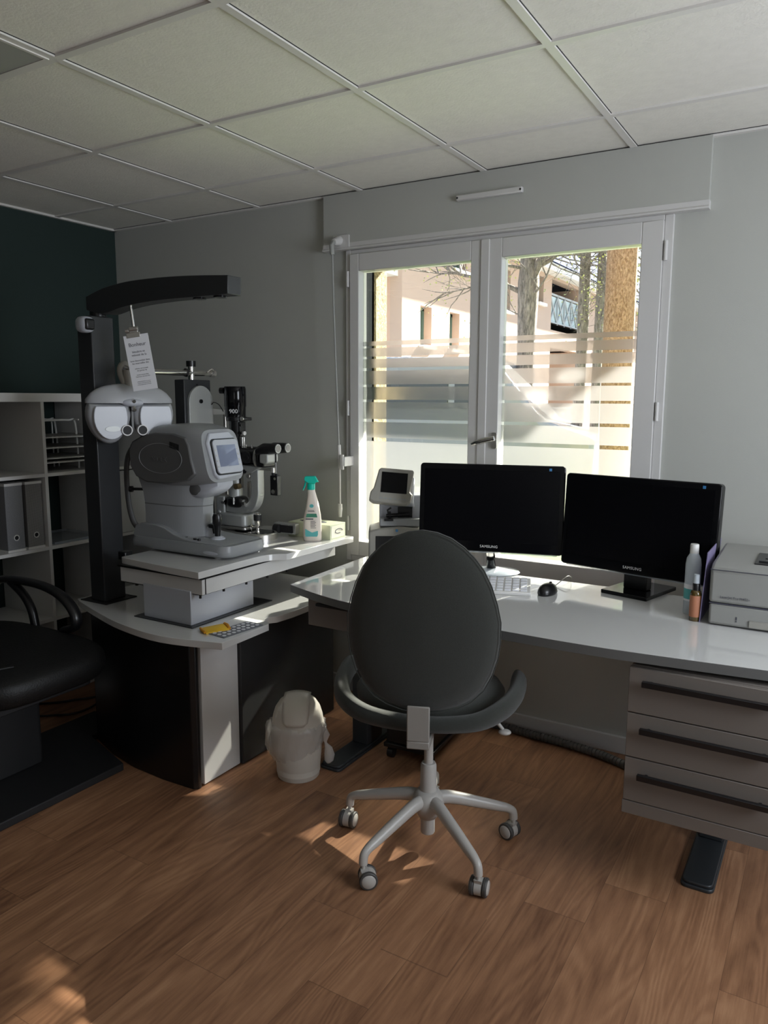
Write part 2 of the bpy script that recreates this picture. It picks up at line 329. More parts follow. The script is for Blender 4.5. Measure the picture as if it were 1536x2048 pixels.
# ------------------------------------------------------------------ room shell
H = 2.37; XL, XR, YB = -2.854, 2.1, -4.8
st = lambda o: tag(o, kind='structure')
st(MB().box(XL-.2, XR+.2, YB-.2, 0.22, -0.12, 0.0).build('floor', 'floor', smooth=False))
WX0, WX1, WZ0, WZ1 = -1.29, 0.155, 0.665, 2.12
wb = MB(); holes_wall(wb, 'x', XL-.2, XR+.2, 0.0, 0.24, 0, H+.3, [(WX0, WX1, WZ0, WZ1)])
st(wb.build('wall_back', 'wall', smooth=False))
st(MB().box(XL-.2, XL, YB-.2, 0.0, 0, H+.3).build('wall_left', 'green', smooth=False))
wr = MB(); holes_wall(wr, 'y', YB-.2, 0.0, XR, XR+.2, 0, H+.3, [(-2.0, -0.8, .95, 2.15)])
st(wr.build('wall_right', 'wall', smooth=False))
st(MB().box(XR+.08, XR+.10, -1.98, -0.82, .97, 2.13).build('added_side_window', 'film', smooth=False))  # unseen pane added in the right wall for the side fill
wf = MB(); holes_wall(wf, 'x', XL, XR, YB-.2, YB, 0, H+.3, [(0.8, 2.0, 0.8, 2.2)])
st(wf.build('wall_front', 'wall', smooth=False))
st(MB().box(0.8, 2.0, YB-.12, YB-.10, 0.82, 2.18).build('added_rear_window', 'film', smooth=False))  # invented pane behind the camera, added along with the rear fill
# suspended ceiling: tiles above a bar grid
tl = MB(); tl.box(XL-.2, XR+.2, YB-.2, 0.2, H+.004, H+.05)
ceil = st(tl.build('ceiling', 'tile', smooth=False))
GX = [-2.4, -1.8, -1.2, -.6, 0, .6, 1.2, 1.8]; GY = [-.386 - .6*i for i in range(8)]
tb = MB()
for x in GX: tb.box(x-.012, x+.012, YB, 0, H-.003, H+.0041)
xs = [XL] + GX + [XR]
for y in GY:
    for x0, x1 in zip(xs, xs[1:]): tb.box(x0+.012, x1-.012, y-.012, y+.012, H-.003, H+.0041)
tb.box(XL, XR, -.02, 0, H-.006, H+.0041); tb.box(XL, XL+.02, YB, 0, H-.006, H+.0041); tb.box(XR-.02, XR, YB, 0, H-.006, H+.0041)
tb.build('grid_bars', 'tbar', ceil, smooth=False)
gp = MB()
for y in GY: gp.box(XL, XR, y+.0122, y+.0145, H+.002, H+.0046)
for x in GX: gp.box(x+.0122, x+.0140, YB, 0, H+.002, H+.0046)
gp.box(XL, XR, -.0225, -.0202, H+.002, H+.0046)
gp.build('tile_gap', 'gap', ceil, smooth=False)
cl = thing('ceiling_light', 'switched-off square panel light in the ceiling grid above the shelves', 'ceiling light', (-1.5, -1.886, H))
MB().box(-.285, .285, -.285, .285, -.004, .003).build('diffuser', mat('unlit_diffuser', (0.42, 0.43, 0.40), 0.4), cl, bevel=.002)
fr = MB(); holes = None
for a in ((-.288, -.278, -.288, .288), (.278, .288, -.288, .288), (-.278, .278, -.288, -.278), (-.278, .278, .278, .288)): fr.box(a[0], a[1], a[2], a[3], -.006, .002)
fr.build('frame', 'tbar', cl)
st(MB().box(XL+.4, XR, -.016, 0, 0, .072).build('baseboard_back', 'pvc', bevel=.002))
st(MB().box(XL, XL+.016, YB, -1.6, 0, .072).build('baseboard_left', 'pvc', bevel=.002))

# ------------------------------------------------------------------ window
win = thing('window_1', None, None, (0, 0, 0), kind='structure')
fm = MB()
fm.box(WX0, -1.262, -.012, .07, WZ0, WZ1); fm.box(.122, WX1, -.012, .07, WZ0, WZ1); fm.box(-1.262, .122, -.012, .07, 2.10, WZ1); fm.box(-1.262, .122, -.012, .07, WZ0, .695)
fm.build('window_frame', 'pvc', win, bevel=.003)
SZ0, SZ1, GZ0, GZ1 = .695, 2.10, .765, 2.022
bands = [(1.7075, 1.687), (1.677, 1.638), (1.6275, 1.586), (1.573, 1.510), (1.499, 1.440), (1.429, 1.350), (1.3365, 1.263), (1.247, .765)]
for nm, x0, x1, g0, g1 in (('left', -1.262, -.588, -1.213, -.652), ('right', -.584, .122, -.513, .044)):
    s = MB(); s.box(x0, g0, -.022, .05, SZ0, SZ1); s.box(g1, x1, -.022, .05, SZ0, SZ1); s.box(g0, g1, -.022, .05, GZ1, SZ1); s.box(g0, g1, -.022, .05, SZ0, GZ0)
    cs = s.build('casement', 'pvc', win, bevel=.003)
    MB().box(g0-.002, g1+.002, .020, .024, GZ0-.002, GZ1+.002).build('glass_pane', 'glass', cs, smooth=False)
    fb = MB()
    for a, b in bands: fb.quad((g0, .0185, b), (g1, .0185, b), (g1, .0185, a), (g0, .0185, a))
    fb.build('frosted_film', 'film', cs, smooth=False)
mb = MB(); mb.box(-.606, -.566, -.028, -.021, SZ0, SZ1); mb.build('center_rebate', 'pvc', win, bevel=.004)
for x in (-1.274, .132):
    for z in (1.99, 1.40, .85):
        h = MB(); h.cyl((x, -.020, z-.035), (x, -.020, z+.035), .0075, n=14); h.box(x-.005, x+.005, -.016, -.008, z-.012, z+.012)
        h.build('hinge', 'pvc', win)
hd = MB(); hd.prism(rrect(-.537, -.511, 1.235, 1.305, .010), 'xz', -.033, -.027); hpl = hd.build('handle_plate', 'silver', win, bevel=.001)
hl = MB(); hl.cyl((-.524, -.030, 1.275), (-.524, -.062, 1.275), .008); hl.tube([(-.510, -.064, 1.281), (-.545, -.066, 1.274), (-.590, -.070, 1.262), (-.612, -.068, 1.252)], [(.011, .006), (.012, .006), (.011, .006), (.007, .004)], flat=(0, 0, 1))
hl.build('lever', 'chrome', hpl, ang=60)
st(MB().box(WX0-.0, WX1+.0, .07, .235, WZ0-.0, WZ0+.02).build('trim_1', 'white_ext', bevel=.002))
gr = MB(); gr.box(-1.289, -1.264, .13, .18, WZ0+.02, WZ1); gr.box(.112, .135, .13, .18, WZ0+.02, WZ1); st(gr.build('trim_2', 'black_matt', smooth=False))

sb = thing('shutter_box', 'long white roller shutter housing above the double window', 'shutter box', (-.565, 0, 2.12))
MB().box(-.836, .838, -.030, 0, .012, H-2.12-.002).build('cover_panel', 'wall', sb, bevel=.001)
ls = MB(); ls.prism([(0, 0), (-.040, 0), (-.040, .006), (-.032, .012), (-.032, .030), (0, .030)], 'yz', -.838, .840); ls.build('lower_trim', 'pvc', sb, smooth=False)
av = thing('air_vent', 'slim white air vent strip on the shutter housing', 'vent', (-.568, -.030, 2.262))
MB().box(-.145, .145, -.022, 0, -.002, .020).build('cowl', 'pvc', av, bevel=.004)
for sxx in (-.138, .138): MB().cyl((sxx, -.0215, .009), (sxx, -.0235, .009), .004, n=12).build('screw', 'black_matt', av)
ck = thing('shutter_crank', 'hanging metal crank rod with white handle beside the left window frame', 'crank', (-1.30, -.03, 2.15))
mp_ = MB(); mp_.prism(rrect(-.045, .045, -.025, .035, .004), 'xz', 0.0, -.006); mp_.cyl((-.010, -.004, .012), (-.010, -.050, -.002), .022, .014); mp_.build('mounting_plate', 'pvc', ck, bevel=.001)
k = MB(); k.tube([(-.010, -.05, -.002), (-.010, -.066, -.02), (-.006, -.066, -.06)], .011, n=10); k.build('universal_joint', 'silver_p', ck)
k = MB(); k.tube([(-.006, -.066, -.05), (.0, -.066, -.30), (.020, -.063, -.86), (.022, -.062, -.93)], .0042, n=8); k.build('rod', 'silver_p', ck)
k = MB(); k.tube([(.022, -.062, -.92), (.024, -.060, -.985)], .009); k.tube([(.024, -.060, -.985), (.024, -.060, -1.03)], .0065); k.tube([(.025, -.060, -1.03), (.026, -.060, -1.20)], .0045, n=8); k.tube([(.026, -.060, -1.20), (.026, -.060, -1.225), (.026, -.060, -1.262)], [.010, .011, .008]); k.build('crank_handle', 'pvc', ck)
k = MB(); k.box(.030, .058, -.068, .030, -1.02, -.975); k.box(.036, .052, -.074, -.062, -1.035, -.965); k.build('wall_clip', 'pvc', ck, bevel=.002)

# ------------------------------------------------------------------ outside
gd = MB(); gd.box(-60, 40, .24, 70, -.4, -.25); tag(gd.build('ground', 'asphalt', smooth=False), kind='structure')
gl_ = MB(); gl_.box(-5.0, 2.0, 2.6, 10.0, -.25, -.22); tag(gl_.build('grass_strip', mat('lawn_green', (0.13, 0.20, 0.04), 0.95, bump=1.0, bscale=40, var=0.4, vscale=15), smooth=False), 'strip of green grass around the tree trunks outside', 'grass', kind='stuff')
ob = MB(); ob.box(-2.3, -1.918, 1.2, 1.43, -.25, 3.2); tag(ob.build('pillar', 'roughcast', bevel=.01), 'ochre roughcast pillar seen at the left edge of the window', 'pillar')
# added unseen canopy above the window, edge and holes cut to shape sunlight
cn = MB(); zc = 2.7
edge = [(-2.6, 1.95), (.0, 2.00), (.10, 1.98), (.17, 1.84), (.38, 1.56), (1.4, 1.30)]
hls = [(.090, 1.74, .050), (.200, 1.62, .055)]
bmc = cn.bm; outer = [(-2.6, .24)] + edge + [(1.4, .24)]
ov = [bmc.verts.new((x, y, zc)) for x, y in outer]; ed = [bmc.edges.new((ov[i], ov[(i+1) % len(ov)])) for i in range(len(ov))]
for hx, hy, hr in hls:
    hv = [bmc.verts.new((hx + hr*1.15*math.cos(2*PI*i/16), hy + hr*math.sin(2*PI*i/16), zc)) for i in range(16)]
    ed += [bmc.edges.new((hv[i], hv[(i+1) % 16])) for i in range(16)]
bmesh.ops.triangle_fill(bmc, use_beauty=True, edges=ed)
rg = bmesh.ops.extrude_face_region(bmc, geom=list(bmc.faces)); bmesh.ops.translate(bmc, vec=(0, 0, .012), verts=[v for v in rg['geom'] if isinstance(v, bmesh.types.BMVert)])
tag(cn.build('gobo', 'rail', smooth=False), 'added unseen canopy fixed above the window outside', 'gobo')
sh_ = MB(); sh_.box(-3.2, 3.2, .22, .26, -.25, .665); sh_.box(-3.2, WX0, .22, .26, .665, 3.4); sh_.box(WX1, 3.2, .22, .26, .665, 3.4); sh_.box(WX0, WX1, .22, .26, WZ1, 3.4); tag(sh_.build('wall_outer', 'roughcast', smooth=False), kind='structure')

bld = thing('apartment_building', 'long peach-rendered apartment house with slate roof seen through the window', 'building', (-7.6, 11.657, -.25))
def Y_(y): return y - 11.657
def Z_(z): return z + .25
BH = [(12.5, 13.05, 2.65, 3.52), (14.0, 14.55, 2.65, 3.52), (14.1, 14.9, 4.55, 5.3), (20.05, 20.62, 4.4, 5.2), (21.4, 24.35, 3.85, 5.25), (16.0, 17.6, 1.0, 2.3), (12.4, 13.4, .9, 1.9), (21.4, 24.35, .2, 3.1), (17.4, 17.85, 3.9, 5.0), (26.5, 27.4, 3.4, 4.6)]
bw = MB(); holes_wall(bw, 'y', 0, Y_(40), -.3, 0, 0, Z_(5.4), [(Y_(a), Y_(b), Z_(c), Z_(d)) for a, b, c, d in BH]); 
bw.build('wall', 'peach', bld, smooth=False); MB().box(-7, -.3, 0, .3, 0, Z_(5.4)).build('end_wall', 'peach2', bld, smooth=False)
MB().box(-7, -2.0, .3, Y_(40), 0, Z_(5.4)).build('inner_wall', 'peach2', bld, smooth=False)
for a, b, c, d in BH:
    if b - a > 2: 
        MB().box(-2.0, 0, Y_(a), Y_(b), Z_(c)-.18, Z_(c)).build('balcony_floor', 'white_ext', bld)
        MB().box(-1.99, -.3, Y_(b), Y_(b)+.1, Z_(c), Z_(d)).build('balcony_side_wall', 'peach', bld, smooth=False); MB().box(-1.99, -.3, Y_(a)-.1, Y_(a), Z_(c), Z_(d)).build('balcony_side_wall', 'peach', bld, smooth=False)
        rl = MB(); n = 4; ww = (b-a)/n
        rl.box(-.06, -.02, Y_(a), Y_(b), Z_(c)+.92, Z_(c)+.98); rl.box(-.06, -.02, Y_(a), Y_(b), Z_(c)+.05, Z_(c)+.09)
        for i in range(n + 1): rl.box(-.06, -.02, Y_(a)+i*ww-.02, Y_(a)+i*ww+.02, Z_(c), Z_(c)+.98)
        for i in range(n):
            y0, y1 = Y_(a)+i*ww, Y_(a)+(i+1)*ww
            rl.cyl((-.04, y0, Z_(c)+.07), (-.04, y1, Z_(c)+.9), .028, n=6); rl.cyl((-.04, y1, Z_(c)+.07), (-.04, y0, Z_(c)+.9), .028, n=6)
        ro = rl.build('railing', 'rail', bld)
        MB().box(-.075, -.07, Y_(a), Y_(b), Z_(c)+.05, Z_(c)+.9).build('railing_panel', 'rail_glass', ro)
        MB().box(-1.99, -1.95, Y_(a)+.4, Y_(a)+1.7, Z_(c), Z_(c)+1.3).build('balcony_door', 'white_ext', bld)
    else:
        wf_ = MB(); ya, yb, za, zb = Y_(a), Y_(b), Z_(c), Z_(d)
        for q in ((ya, ya+.07, za, zb), (yb-.07, yb, za, zb), (ya, yb, za, za+.07), (ya, yb, zb-.07, zb), ((ya+yb)/2-.03, (ya+yb)/2+.03, za, zb)): wf_.box(-.27, -.20, *q)
        w1 = wf_.build('window', 'shutter_green', bld); MB().box(-.26, -.24, ya, yb, za, zb).build('pane', 'ext_glass', w1)
        MB().box(-.2, .12, ya-.06, yb+.06, za-.09, za).build('window_ledge', 'white_ext', bld)
ev = MB(); ev.prism([(.60, Z_(5.24)), (.60, Z_(5.46)), (-.2, Z_(5.46)), (-.2, Z_(5.36)), (.45, Z_(5.32))], 'xz', -.4, Y_(40)); ev.build('eave', 'white_ext', bld, smooth=False)
rf = MB(); rf.prism([(.68, Z_(5.46)), (-3.4, Z_(9.6)), (-8, Z_(5.46))], 'xz', -.5, Y_(40)); rf.build('roof', 'slate', bld, smooth=False)
sk = MB(); sk.box(-.45, .45, -.5, .5, -.02, .06, Matrix.Translation((-.62, Y_(26), Z_(6.80))) @ Matrix.Rotation(R(45.4), 4, 'Y')); sk.build('skylight', 'ext_glass', bld)
bc = MB(); bc.box(-2.2, -.1, -1.3, 0, Z_(4.05), Z_(4.28)); bc.build('end_balcony', 'white_ext', bld)
br = MB(); br.box(-2.2, -.1, -1.28, -1.24, Z_(4.3), Z_(5.2)); br.build('end_balcony_panel', 'rail_glass', bld); br = MB(); br.box(-2.2, -.1, -1.3, -1.26, Z_(5.2), Z_(5.26)); br.cyl((-.15, -1.27, Z_(4.3)), (-1.0, -1.27, Z_(5.2)), .03, n=6); br.cyl((-.12, -1.27, Z_(4.2)), (-.12, -1.27, Z_(5.26)), .03, n=6); br.build('end_balcony_rail', 'rail', bld)
# further house
b2 = thing('neighbouring_house', 'pale blue-white house glimpsed between the tree trunks', 'building', (-12, 47, -.25))
MB().box(-4, 14, 0, 6, 0, 5.2).build('wall', mat('pale_render', (0.62, 0.66, 0.74), 0.9), b2); rr = MB(); rr.prism([(-.6, 5.2), (3, 8.2), (6.6, 5.2)], 'yz', -4.4, 14.4); rr.build('roof', 'slate', b2, smooth=False)
for i in range(5): MB().box(-2.6+i*2.4, -1.5+i*2.4, -.02, .05, 2.9, 4.2).build('window', 'ext_glass', b2)
# trees
def trunk(mb, base, h, r0, r1, wob=.03, lean=(0, 0), seed=1, n=20, knots=()):
    rnd = random.Random(seed); rings = []; m = 22
    for i in range(m + 1):
        t = i / m; z = base[2] + h * t; r = r0 + (r1 - r0) * t; r *= 1 + wob * rnd.uniform(-1, 1)
        cx = base[0] + lean[0]*t*h + .3*wob*math.sin(t*9 + seed); cy = base[1] + lean[1]*t*h
        for kz, kr in knots: r *= 1 + kr * math.exp(-((z - kz) / .12) ** 2)
        rings.append([(cx + r*(1+.05*math.sin(3*a*2*PI/n + seed + 4*t))*math.cos(2*PI*a/n), cy + r*math.sin(2*PI*a/n), z) for a in range(n)])
    mb.loft(rings)
def branches(mb, lf, p, d, length, r, depth, rnd, leafsize, leafn):
    pts = [p]; dd = Vector(d).normalized(); q = Vector(p); k = 5
    for i in range(k):
        dd = (dd + Vector((rnd.uniform(-.28, .28), rnd.uniform(-.28, .28), rnd.uniform(-.15, .22)))).normalized(); q = q + dd * (length / k); pts.append(q.copy())
    mb.tube(pts, [r * (1 - .75*i/k) for i in range(k + 1)], n=6)
    if depth == 0:
        for _ in range(leafn):
            b = pts[rnd.randint(1, k)] + Vector([rnd.uniform(-.12, .12) for _ in range(3)]); s = leafsize * rnd.uniform(.6, 1.2)
            a = Vector([rnd.uniform(-1, 1) for _ in range(3)]).normalized(); c = a.orthogonal().normalized()
            lf.quad(b, b + (a + c) * s * .5, b + a * s * 1.3, b + (a - c) * s * .5)
    else:
        for i in range(1, k + 1):
            for _ in range(2 if i > 2 else 1):
                nd = (dd + Vector([rnd.uniform(-1, 1) for _ in range(3)]) * .9).normalized(); branches(mb, lf, pts[i], nd, length * .6, r * .5, depth - 1, rnd, leafsize, leafn)
def tree(name, label, base, h, r0, r1, barkm, brs, seed, knots=(), leafn=7, lean=(0, 0), leafsize=.045):
    t = thing(name, label, 'tree', base, group='trees outside the window')
    mb = MB(); trunk(mb, (0, 0, 0), h, r0, r1, seed=seed, knots=knots, lean=lean); mb.build('trunk', barkm, t, ang=80)
    if brs:
        bb, lf = MB(), MB(); rnd = random.Random(seed)
        for z, d, l, r in brs: branches(bb, lf, Vector((lean[0]*z, lean[1]*z, z)), d, l, r, 2, rnd, leafsize, leafn)
        bb.build('branches', barkm, t, ang=80); tag(lf.build('leaves', 'leaf', t, smooth=False), kind='stuff')
tree('knotted_tree', 'grey knotted tree trunk with thin budding branches', (-3.77, 9.0, -.25), 6.5, .17, .12, 'bark_grey', [(3.35, (-.75, -.2, .45), 1.6, .05), (3.5, (.7, -.1, .75), 1.6, .085), (3.3, (.8, -.4, .15), 1.5, .022), (3.75, (-.4, -.4, .1), 1.5, .03), (3.8, (.8, -.5, -.05), 1.8, .028), (3.0, (-.8, .1, .35), 1.0, .016), (3.9, (.5, -.6, -.1), 1.4, .025)], 3, knots=((3.15, .25), (3.55, .18), (2.3, -.08)), leafn=3, leafsize=.03)
tree('slim_tree', 'slim grey tree trunk left of the broad orange trunk', (-2.90, 9.0, -.25), 7.5, .092, .075, 'bark_grey', [(3.9, (-.7, -.2, .1), 1.4, .022), (3.7, (.6, -.3, .3), 1.0, .018)], 5, lean=(.012, 0), leafn=2, leafsize=.03)
tree('ivy_tree', 'grey trunk with hanging twigs directly beside the broad orange trunk', (-2.60, 9.0, -.25), 7.5, .072, .06, 'bark_grey', [(3.7, (.1, -.3, -.5), .8, .014), (3.5, (-.4, -.3, .1), .9, .014), (4.2, (.1, -.2, -.7), 1.2, .016)], 9, leafn=2, leafsize=.03)
tree('broad_tree', 'broad straight orange-brown tree trunk at the right of the window', (-1.527, 6.0, -.25), 8.0, .172, .165, 'bark_orange', [], 2, knots=((2.55, .03),))
tree('leafy_tree', 'small-leaved green tree behind the broad orange trunk', (-2.1, 10.5, -.25), 4.8, .07, .05, 'bark_grey', [(2.6, (.2, -.2, 1), 1.5, .04), (3.2, (.6, .1, .8), 1.5, .04), (3.8, (.1, .3, .9), 1.4, .04)], 12, leafn=9, leafsize=.04)
def shrub(name, label, x, y, w_, h, seed):
    rnd = random.Random(seed); lf = MB(); stm = MB()
    for i in range(9):
        p = Vector((x + rnd.uniform(-w_, w_)*.5, y + rnd.uniform(-.05, .05), -.25)); q = p + Vector((rnd.uniform(-.15, .15), rnd.uniform(-.05, .05), h * rnd.uniform(.7, 1.0))); m_ = (p + q)/2 + Vector((rnd.uniform(-.05, .05), 0, 0))
        pts = smooth_path([p, m_, q], 5); stm.tube(pts, .006, n=5)
        for pt in pts[3:]:
            for _ in range(5):
                a = Vector((rnd.uniform(-1, 1), rnd.uniform(-.5, .5), rnd.uniform(-.2, 1))).normalized(); c = a.orthogonal().normalized(); s = rnd.uniform(.05, .085)
                lf.quad(pt, pt + a*s*.6 + c*s*.28, pt + a*s*1.25, pt + a*s*.6 - c*s*.28)
    t = thing(name, label, 'shrub', (0, 0, 0), group='shrubs along the window'); stm.build('stems', 'bark_grey', t); tag(lf.build('leaves', 'leaf_d', t, smooth=False), kind='stuff')
shrub('shrub', 'leafy shrub against the lower pane behind the lens meter', -1.35, .42, .5, 1.25, 21)
shrub('shrub', 'leafy shrub behind the gap between the two monitors', -.15, .42, .6, 1.3, 22)
shrub('shrub', 'tall leafy shrub at the far right corner of the pane', .12, .55, .4, 1.55, 24)
# car
car = thing('parked_car', 'white parked van glimpsed between the frosted stripes', 'car', (-4.6, 8.2, -.25), R(10))
cb = MB(); cb.prism([(-2.3, .35), (2.2, .35), (2.25, 1.15), (1.5, 1.40), (.75, 2.30), (-2.15, 2.35), (-2.3, 1.2)], 'xz', -.9, .9); cb.build('body', 'car', car, bevel=.08, seg=3)
for a, b in ((-2.0, -1.0), (-.9, .1), (.2, .9)): MB().box(a, b, -.92, -.89, 1.55, 2.05).build('side_window', 'car_glass', car, bevel=.01)
for x in (-1.45, 1.4):
    for y in (-.85, .68): MB().cyl((x, y, .34), (x, y+.2, .34), .34).build('wheel', 'black_matt', car)

# ------------------------------------------------------------------ shelf unit
SX = -2.46
shf = thing('shelf_unit', 'large white open cube shelf against the dark green wall', 'shelf', (SX, -.80, 0))
s = MB(); y0, y1 = -.735, .735
s.box(-.385, 0, y0, y1, 1.424, 1.464); s.box(-.385, 0, y0, y1, 0.0, .040); s.box(-.385, 0, y0, y0+.04, .04, 1.424); s.box(-.385, 0, y1-.04, y1, .04, 1.424)
s.build('outer_frame', 'matt_white', shf, bevel=.001)
cell = (1.39 - 3*.016) / 4; ys = [y0+.04 + (cell+.016)*i for i in range(4)]; rz = [.04 + (cell+.0)*0]
ch = (1.384 - 3*.016) / 4; zs = [.04 + (ch+.016)*i for i in range(4)]
for i in range(1, 4): MB().box(-.385, -.002, ys[i]-.016, ys[i], .04, 1.424).build('divider', 'matt_white', shf)
for j in range(1, 4):
    s = MB()
    for i in range(4): s.box(-.385, -.003, ys[i], ys[i]+cell, zs[j]-.016, zs[j])
    s.build('shelf_board', 'matt_white', shf)
MB().box(-.03, -.005, ys[3]+.002, ys[3]+cell-.002, zs[2]+.002, zs[2]+ch-.006).build('door', 'gloss_white', shf, bevel=.001)
dk = MB(); dk.cyl((-.005, ys[3]+.30, zs[2]+.30), (.012, ys[3]+.30, zs[2]+.30), .006)
cz = lambda j: zs[j]; cy = lambda i: -.80 + ys[i]
# magazine files
def mag_file(y0_, y1_, label, m):
    t = thing('magazine_file', label, 'magazine file', (SX-.02, (y0_+y1_)/2, cz(2)), group='magazine files in the white cube shelf')
    hw = (y1_-y0_)/2; b = MB(); b.box(-.25, 0, -hw, hw, .0, .315); b.build('case', m, t, bevel=.002)
    e = MB(); e.box(-.25, .0015, -hw-.001, hw+.001, .0, .010); e.box(-.06, .0015, -hw-.001, hw+.001, .305, .317); e.build('edge_trim', 'matt_white', t)
    rg_ = MB(); pr = []; 
    for i in range(20):
        a = 2*PI*i/20; pr.append([(.001 + (.003 if q in (1, 2) else 0), (.014 if q in (0, 1) else .010)*math.cos(a), .065 + (.014 if q in (0, 1) else .010)*math.sin(a)) for q in range(4)])
    rg_.loft(pr, closed=True); rg_.build('finger_ring', 'matt_white', t); MB().cyl((-.001, 0, .065), (.0018, 0, .065), .0102, n=20).build('finger_hole', 'black_matt', t)
mag_file(-1.005, -.918, 'dark grey linen magazine file, left one with its side showing', 'file_d')
mag_file(-.902, -.818, 'dotted grey magazine file next to the shelf divider', 'file_dot')
# letter tray
lt = thing('letter_tray', 'white wire letter tray stack inside the top shelf cube', 'letter tray', (SX-.03, cy(2)+cell/2-.005, cz(3)))
hp = MB()
for yy in (-.145, .09):
    hp.tube(smooth_path([(-.27, yy, .0), (-.27, yy, .20), (-.27, yy, .232), (-.24, yy, .245), (-.06, yy, .245)], 4), .004, n=8)
hp.tube(smooth_path([(-.10, -.155, .24), (-.10, -.06, .243), (-.10, .06, .243), (-.10, .10, .225), (-.10, .11, .0)], 5), .005, n=8)
hp.tube(smooth_path([(-.26, -.155, .24), (-.26, -.06, .243), (-.26, .06, .243), (-.26, .10, .225), (-.26, .11, .0)], 5), .005, n=8)
hp.build('hoop_frame', 'wire', lt)
for z in (.045, .065, .115, .165):
    a = MB(); q = smooth_path([(-.28, -.15, z+.01), (-.02, -.15, z+.012), (-.002, -.145, z), (0, -.12, z), (0, .12, z), (-.002, .15, z+.003), (-.02, .155, z+.01), (-.28, .155, z+.01)], 3); a.tube(q, .0032, n=6)
    tr_ = a.build('tray', 'wire', lt); b_ = MB(); b_.box(-.28, -.004, -.145, .15, z+.004, z+.0055); b_.build('tray_mesh', mat('wire_mesh', (0.30, 0.30, 0.28), 0.6), tr_)
ps = MB(); ps.box(-.30, 0, -.14, .15, 0, .012); tag(ps.build('document_tray', 'acrylic', loc=(SX-.02, cy(2)+cell/2, cz(2)), bevel=.001), 'flat clear document tray lying in the cube under the wire trays', 'document tray')

# ------------------------------------------------------------------ patient chair + platform
pl = MB(); pl.prism([(-2.09, -2.4), (-1.59, -2.4), (-1.57, -1.17), (-1.885, -1.07), (-1.885, -.89), (-2.09, -.89)], 'xy', 0, .030)
tag(pl.build('floor_platform', 'black_matt', bevel=.004), 'flat black floor platform under the patient chair and instrument stand', 'platform')
pc = thing('patient_chair', 'black leather examination armchair on a box pedestal', 'chair', (-1.95, -1.46, .030))
s = MB(); s.ell((.02, 0, .435), (.41, .30, .075), n=40, m=16, pw=.55); s.build('seat', 'leather', pc, ang=80)
s = MB(); s.tube(smooth_path([(-.32, -.24, .50), (0, -.22, .512), (.25, -.20, .505), (.32, -.1, .50)], 5), .006, n=8); s.build('seat_seam', 'leather', pc)
s = MB(); s.prism(rrect(-.26, .30, -.24, .24, .04), 'xy', .33, .38); s.build('seat_plate', 'black_matt', pc, bevel=.004)
for sy, nm in ((.27, 0), (-.27, 1)):
    s = MB(); pth = smooth_path([(-.38, sy, .60), (-.30, sy, .655), (-.06, sy, .665), (.09, sy, .635), (.165, sy, .575), (.165, sy, .525), (.09, sy, .495)], 6); s.tube(pth, [(.024, .016)] * len(pth), n=12, flat=(0, 1, 0))
    p2 = smooth_path([(-.24, sy, .655), (-.16, sy, .61), (-.11, sy, .55), (-.09, sy, .47)], 5); s.tube(p2, .018, n=12); s.build('armrest', 'black', pc, ang=80)
s = MB(); s.ell((-.42, 0, .83), (.07, .27, .42), n=32, m=18, pw=.6); s.build('backrest', 'leather', pc, ang=80)
s = MB(); s.prism(rrect(-.26, .105, -.17, .14, .02), 'xy', 0, .30); s.box(-.22, .12, -.14, .11, .30, .335); s.build('pedestal', 'black_matt', pc, bevel=.006)
cb_ = MB(); cb_.tube(smooth_path([(-2.50, -1.0, .008), (-2.38, -.90, .008), (-2.32, -.82, .008), (-2.24, -.71, .008), (-2.15, -.6, .008)], 5), .005, n=8); tag(cb_.build('cable', 'cable'), 'straighter black cable on the floor, nearer the cube shelf', 'cable', group='cables between patient chair and stand')
cb_ = MB(); cb_.tube(smooth_path([(-2.40, -1.12, .008), (-2.26, -1.0, .008), (-2.19, -.93, .008), (-2.18, -.84, .008), (-2.22, -.74, .008)], 5), .005, n=8); tag(cb_.build('cable', 'cable'), 'sagging black cable on the floor, nearer the black platform', 'cable', group='cables between patient chair and stand')

# ------------------------------------------------------------------ instrument stand
un = thing('instrument_stand', 'large white and black ophthalmic instrument stand with two worktop levels', 'instrument stand', (-1.5, -.65, 0))
U = lambda mb, *a, **k: mb.build(*a, mx=Matrix.Translation((1.5, .65, 0)), parent=un, **k)
WT = .60
wt = MB(); outl = [(-1.985, -1.025)] + [tuple(p.xy) for p in smooth_path([(-1.985, -1.03, 0), (-1.78, -1.105, 0), (-1.55, -1.175, 0), (-1.30, -1.205, 0), (-1.055, -1.15, 0)], 5)][1:] + [(-1.062, -.888), (-1.075, -.872), (-1.10, -.86), (-1.12, -.84), (-1.122, -.82), (-1.10, -.79), (-1.09, -.70), (-1.09, -.19), (-1.985, -.19)]
wt.prism(outl, 'xy', WT-.026, WT); U(wt, 'lower_worktop', 'gloss_white', bevel=.0015)
cf_ = MB(); front = [(-1.885, -1.04), (-1.72, -1.10), (-1.55, -1.135), (-1.38, -1.145), (-1.228, -1.140), (-1.212, -1.125)]
cf_.prism(front + [(-1.212, -1.112), (-1.25, -1.10), (-1.885, -1.0)], 'xy', 0.0, WT-.026); U(cf_, 'front_panel', 'black', bevel=.003)
MB_ = MB(); MB_.box(-1.45, -1.214, -1.095, -.896, .004, WT-.026); U(MB_, 'white_side_panel', 'matt_white', bevel=.002)
MB_ = MB(); MB_.box(-1.885, -1.452, -1.04, -.896, .004, WT-.026); U(MB_, 'rear_side_panel', 'black')
MB_ = MB(); MB_.box(-1.87, -1.20, -.894, -.259, .004, WT-.026); U(MB_, 'black_side_panel', 'black_panel', bevel=.003)
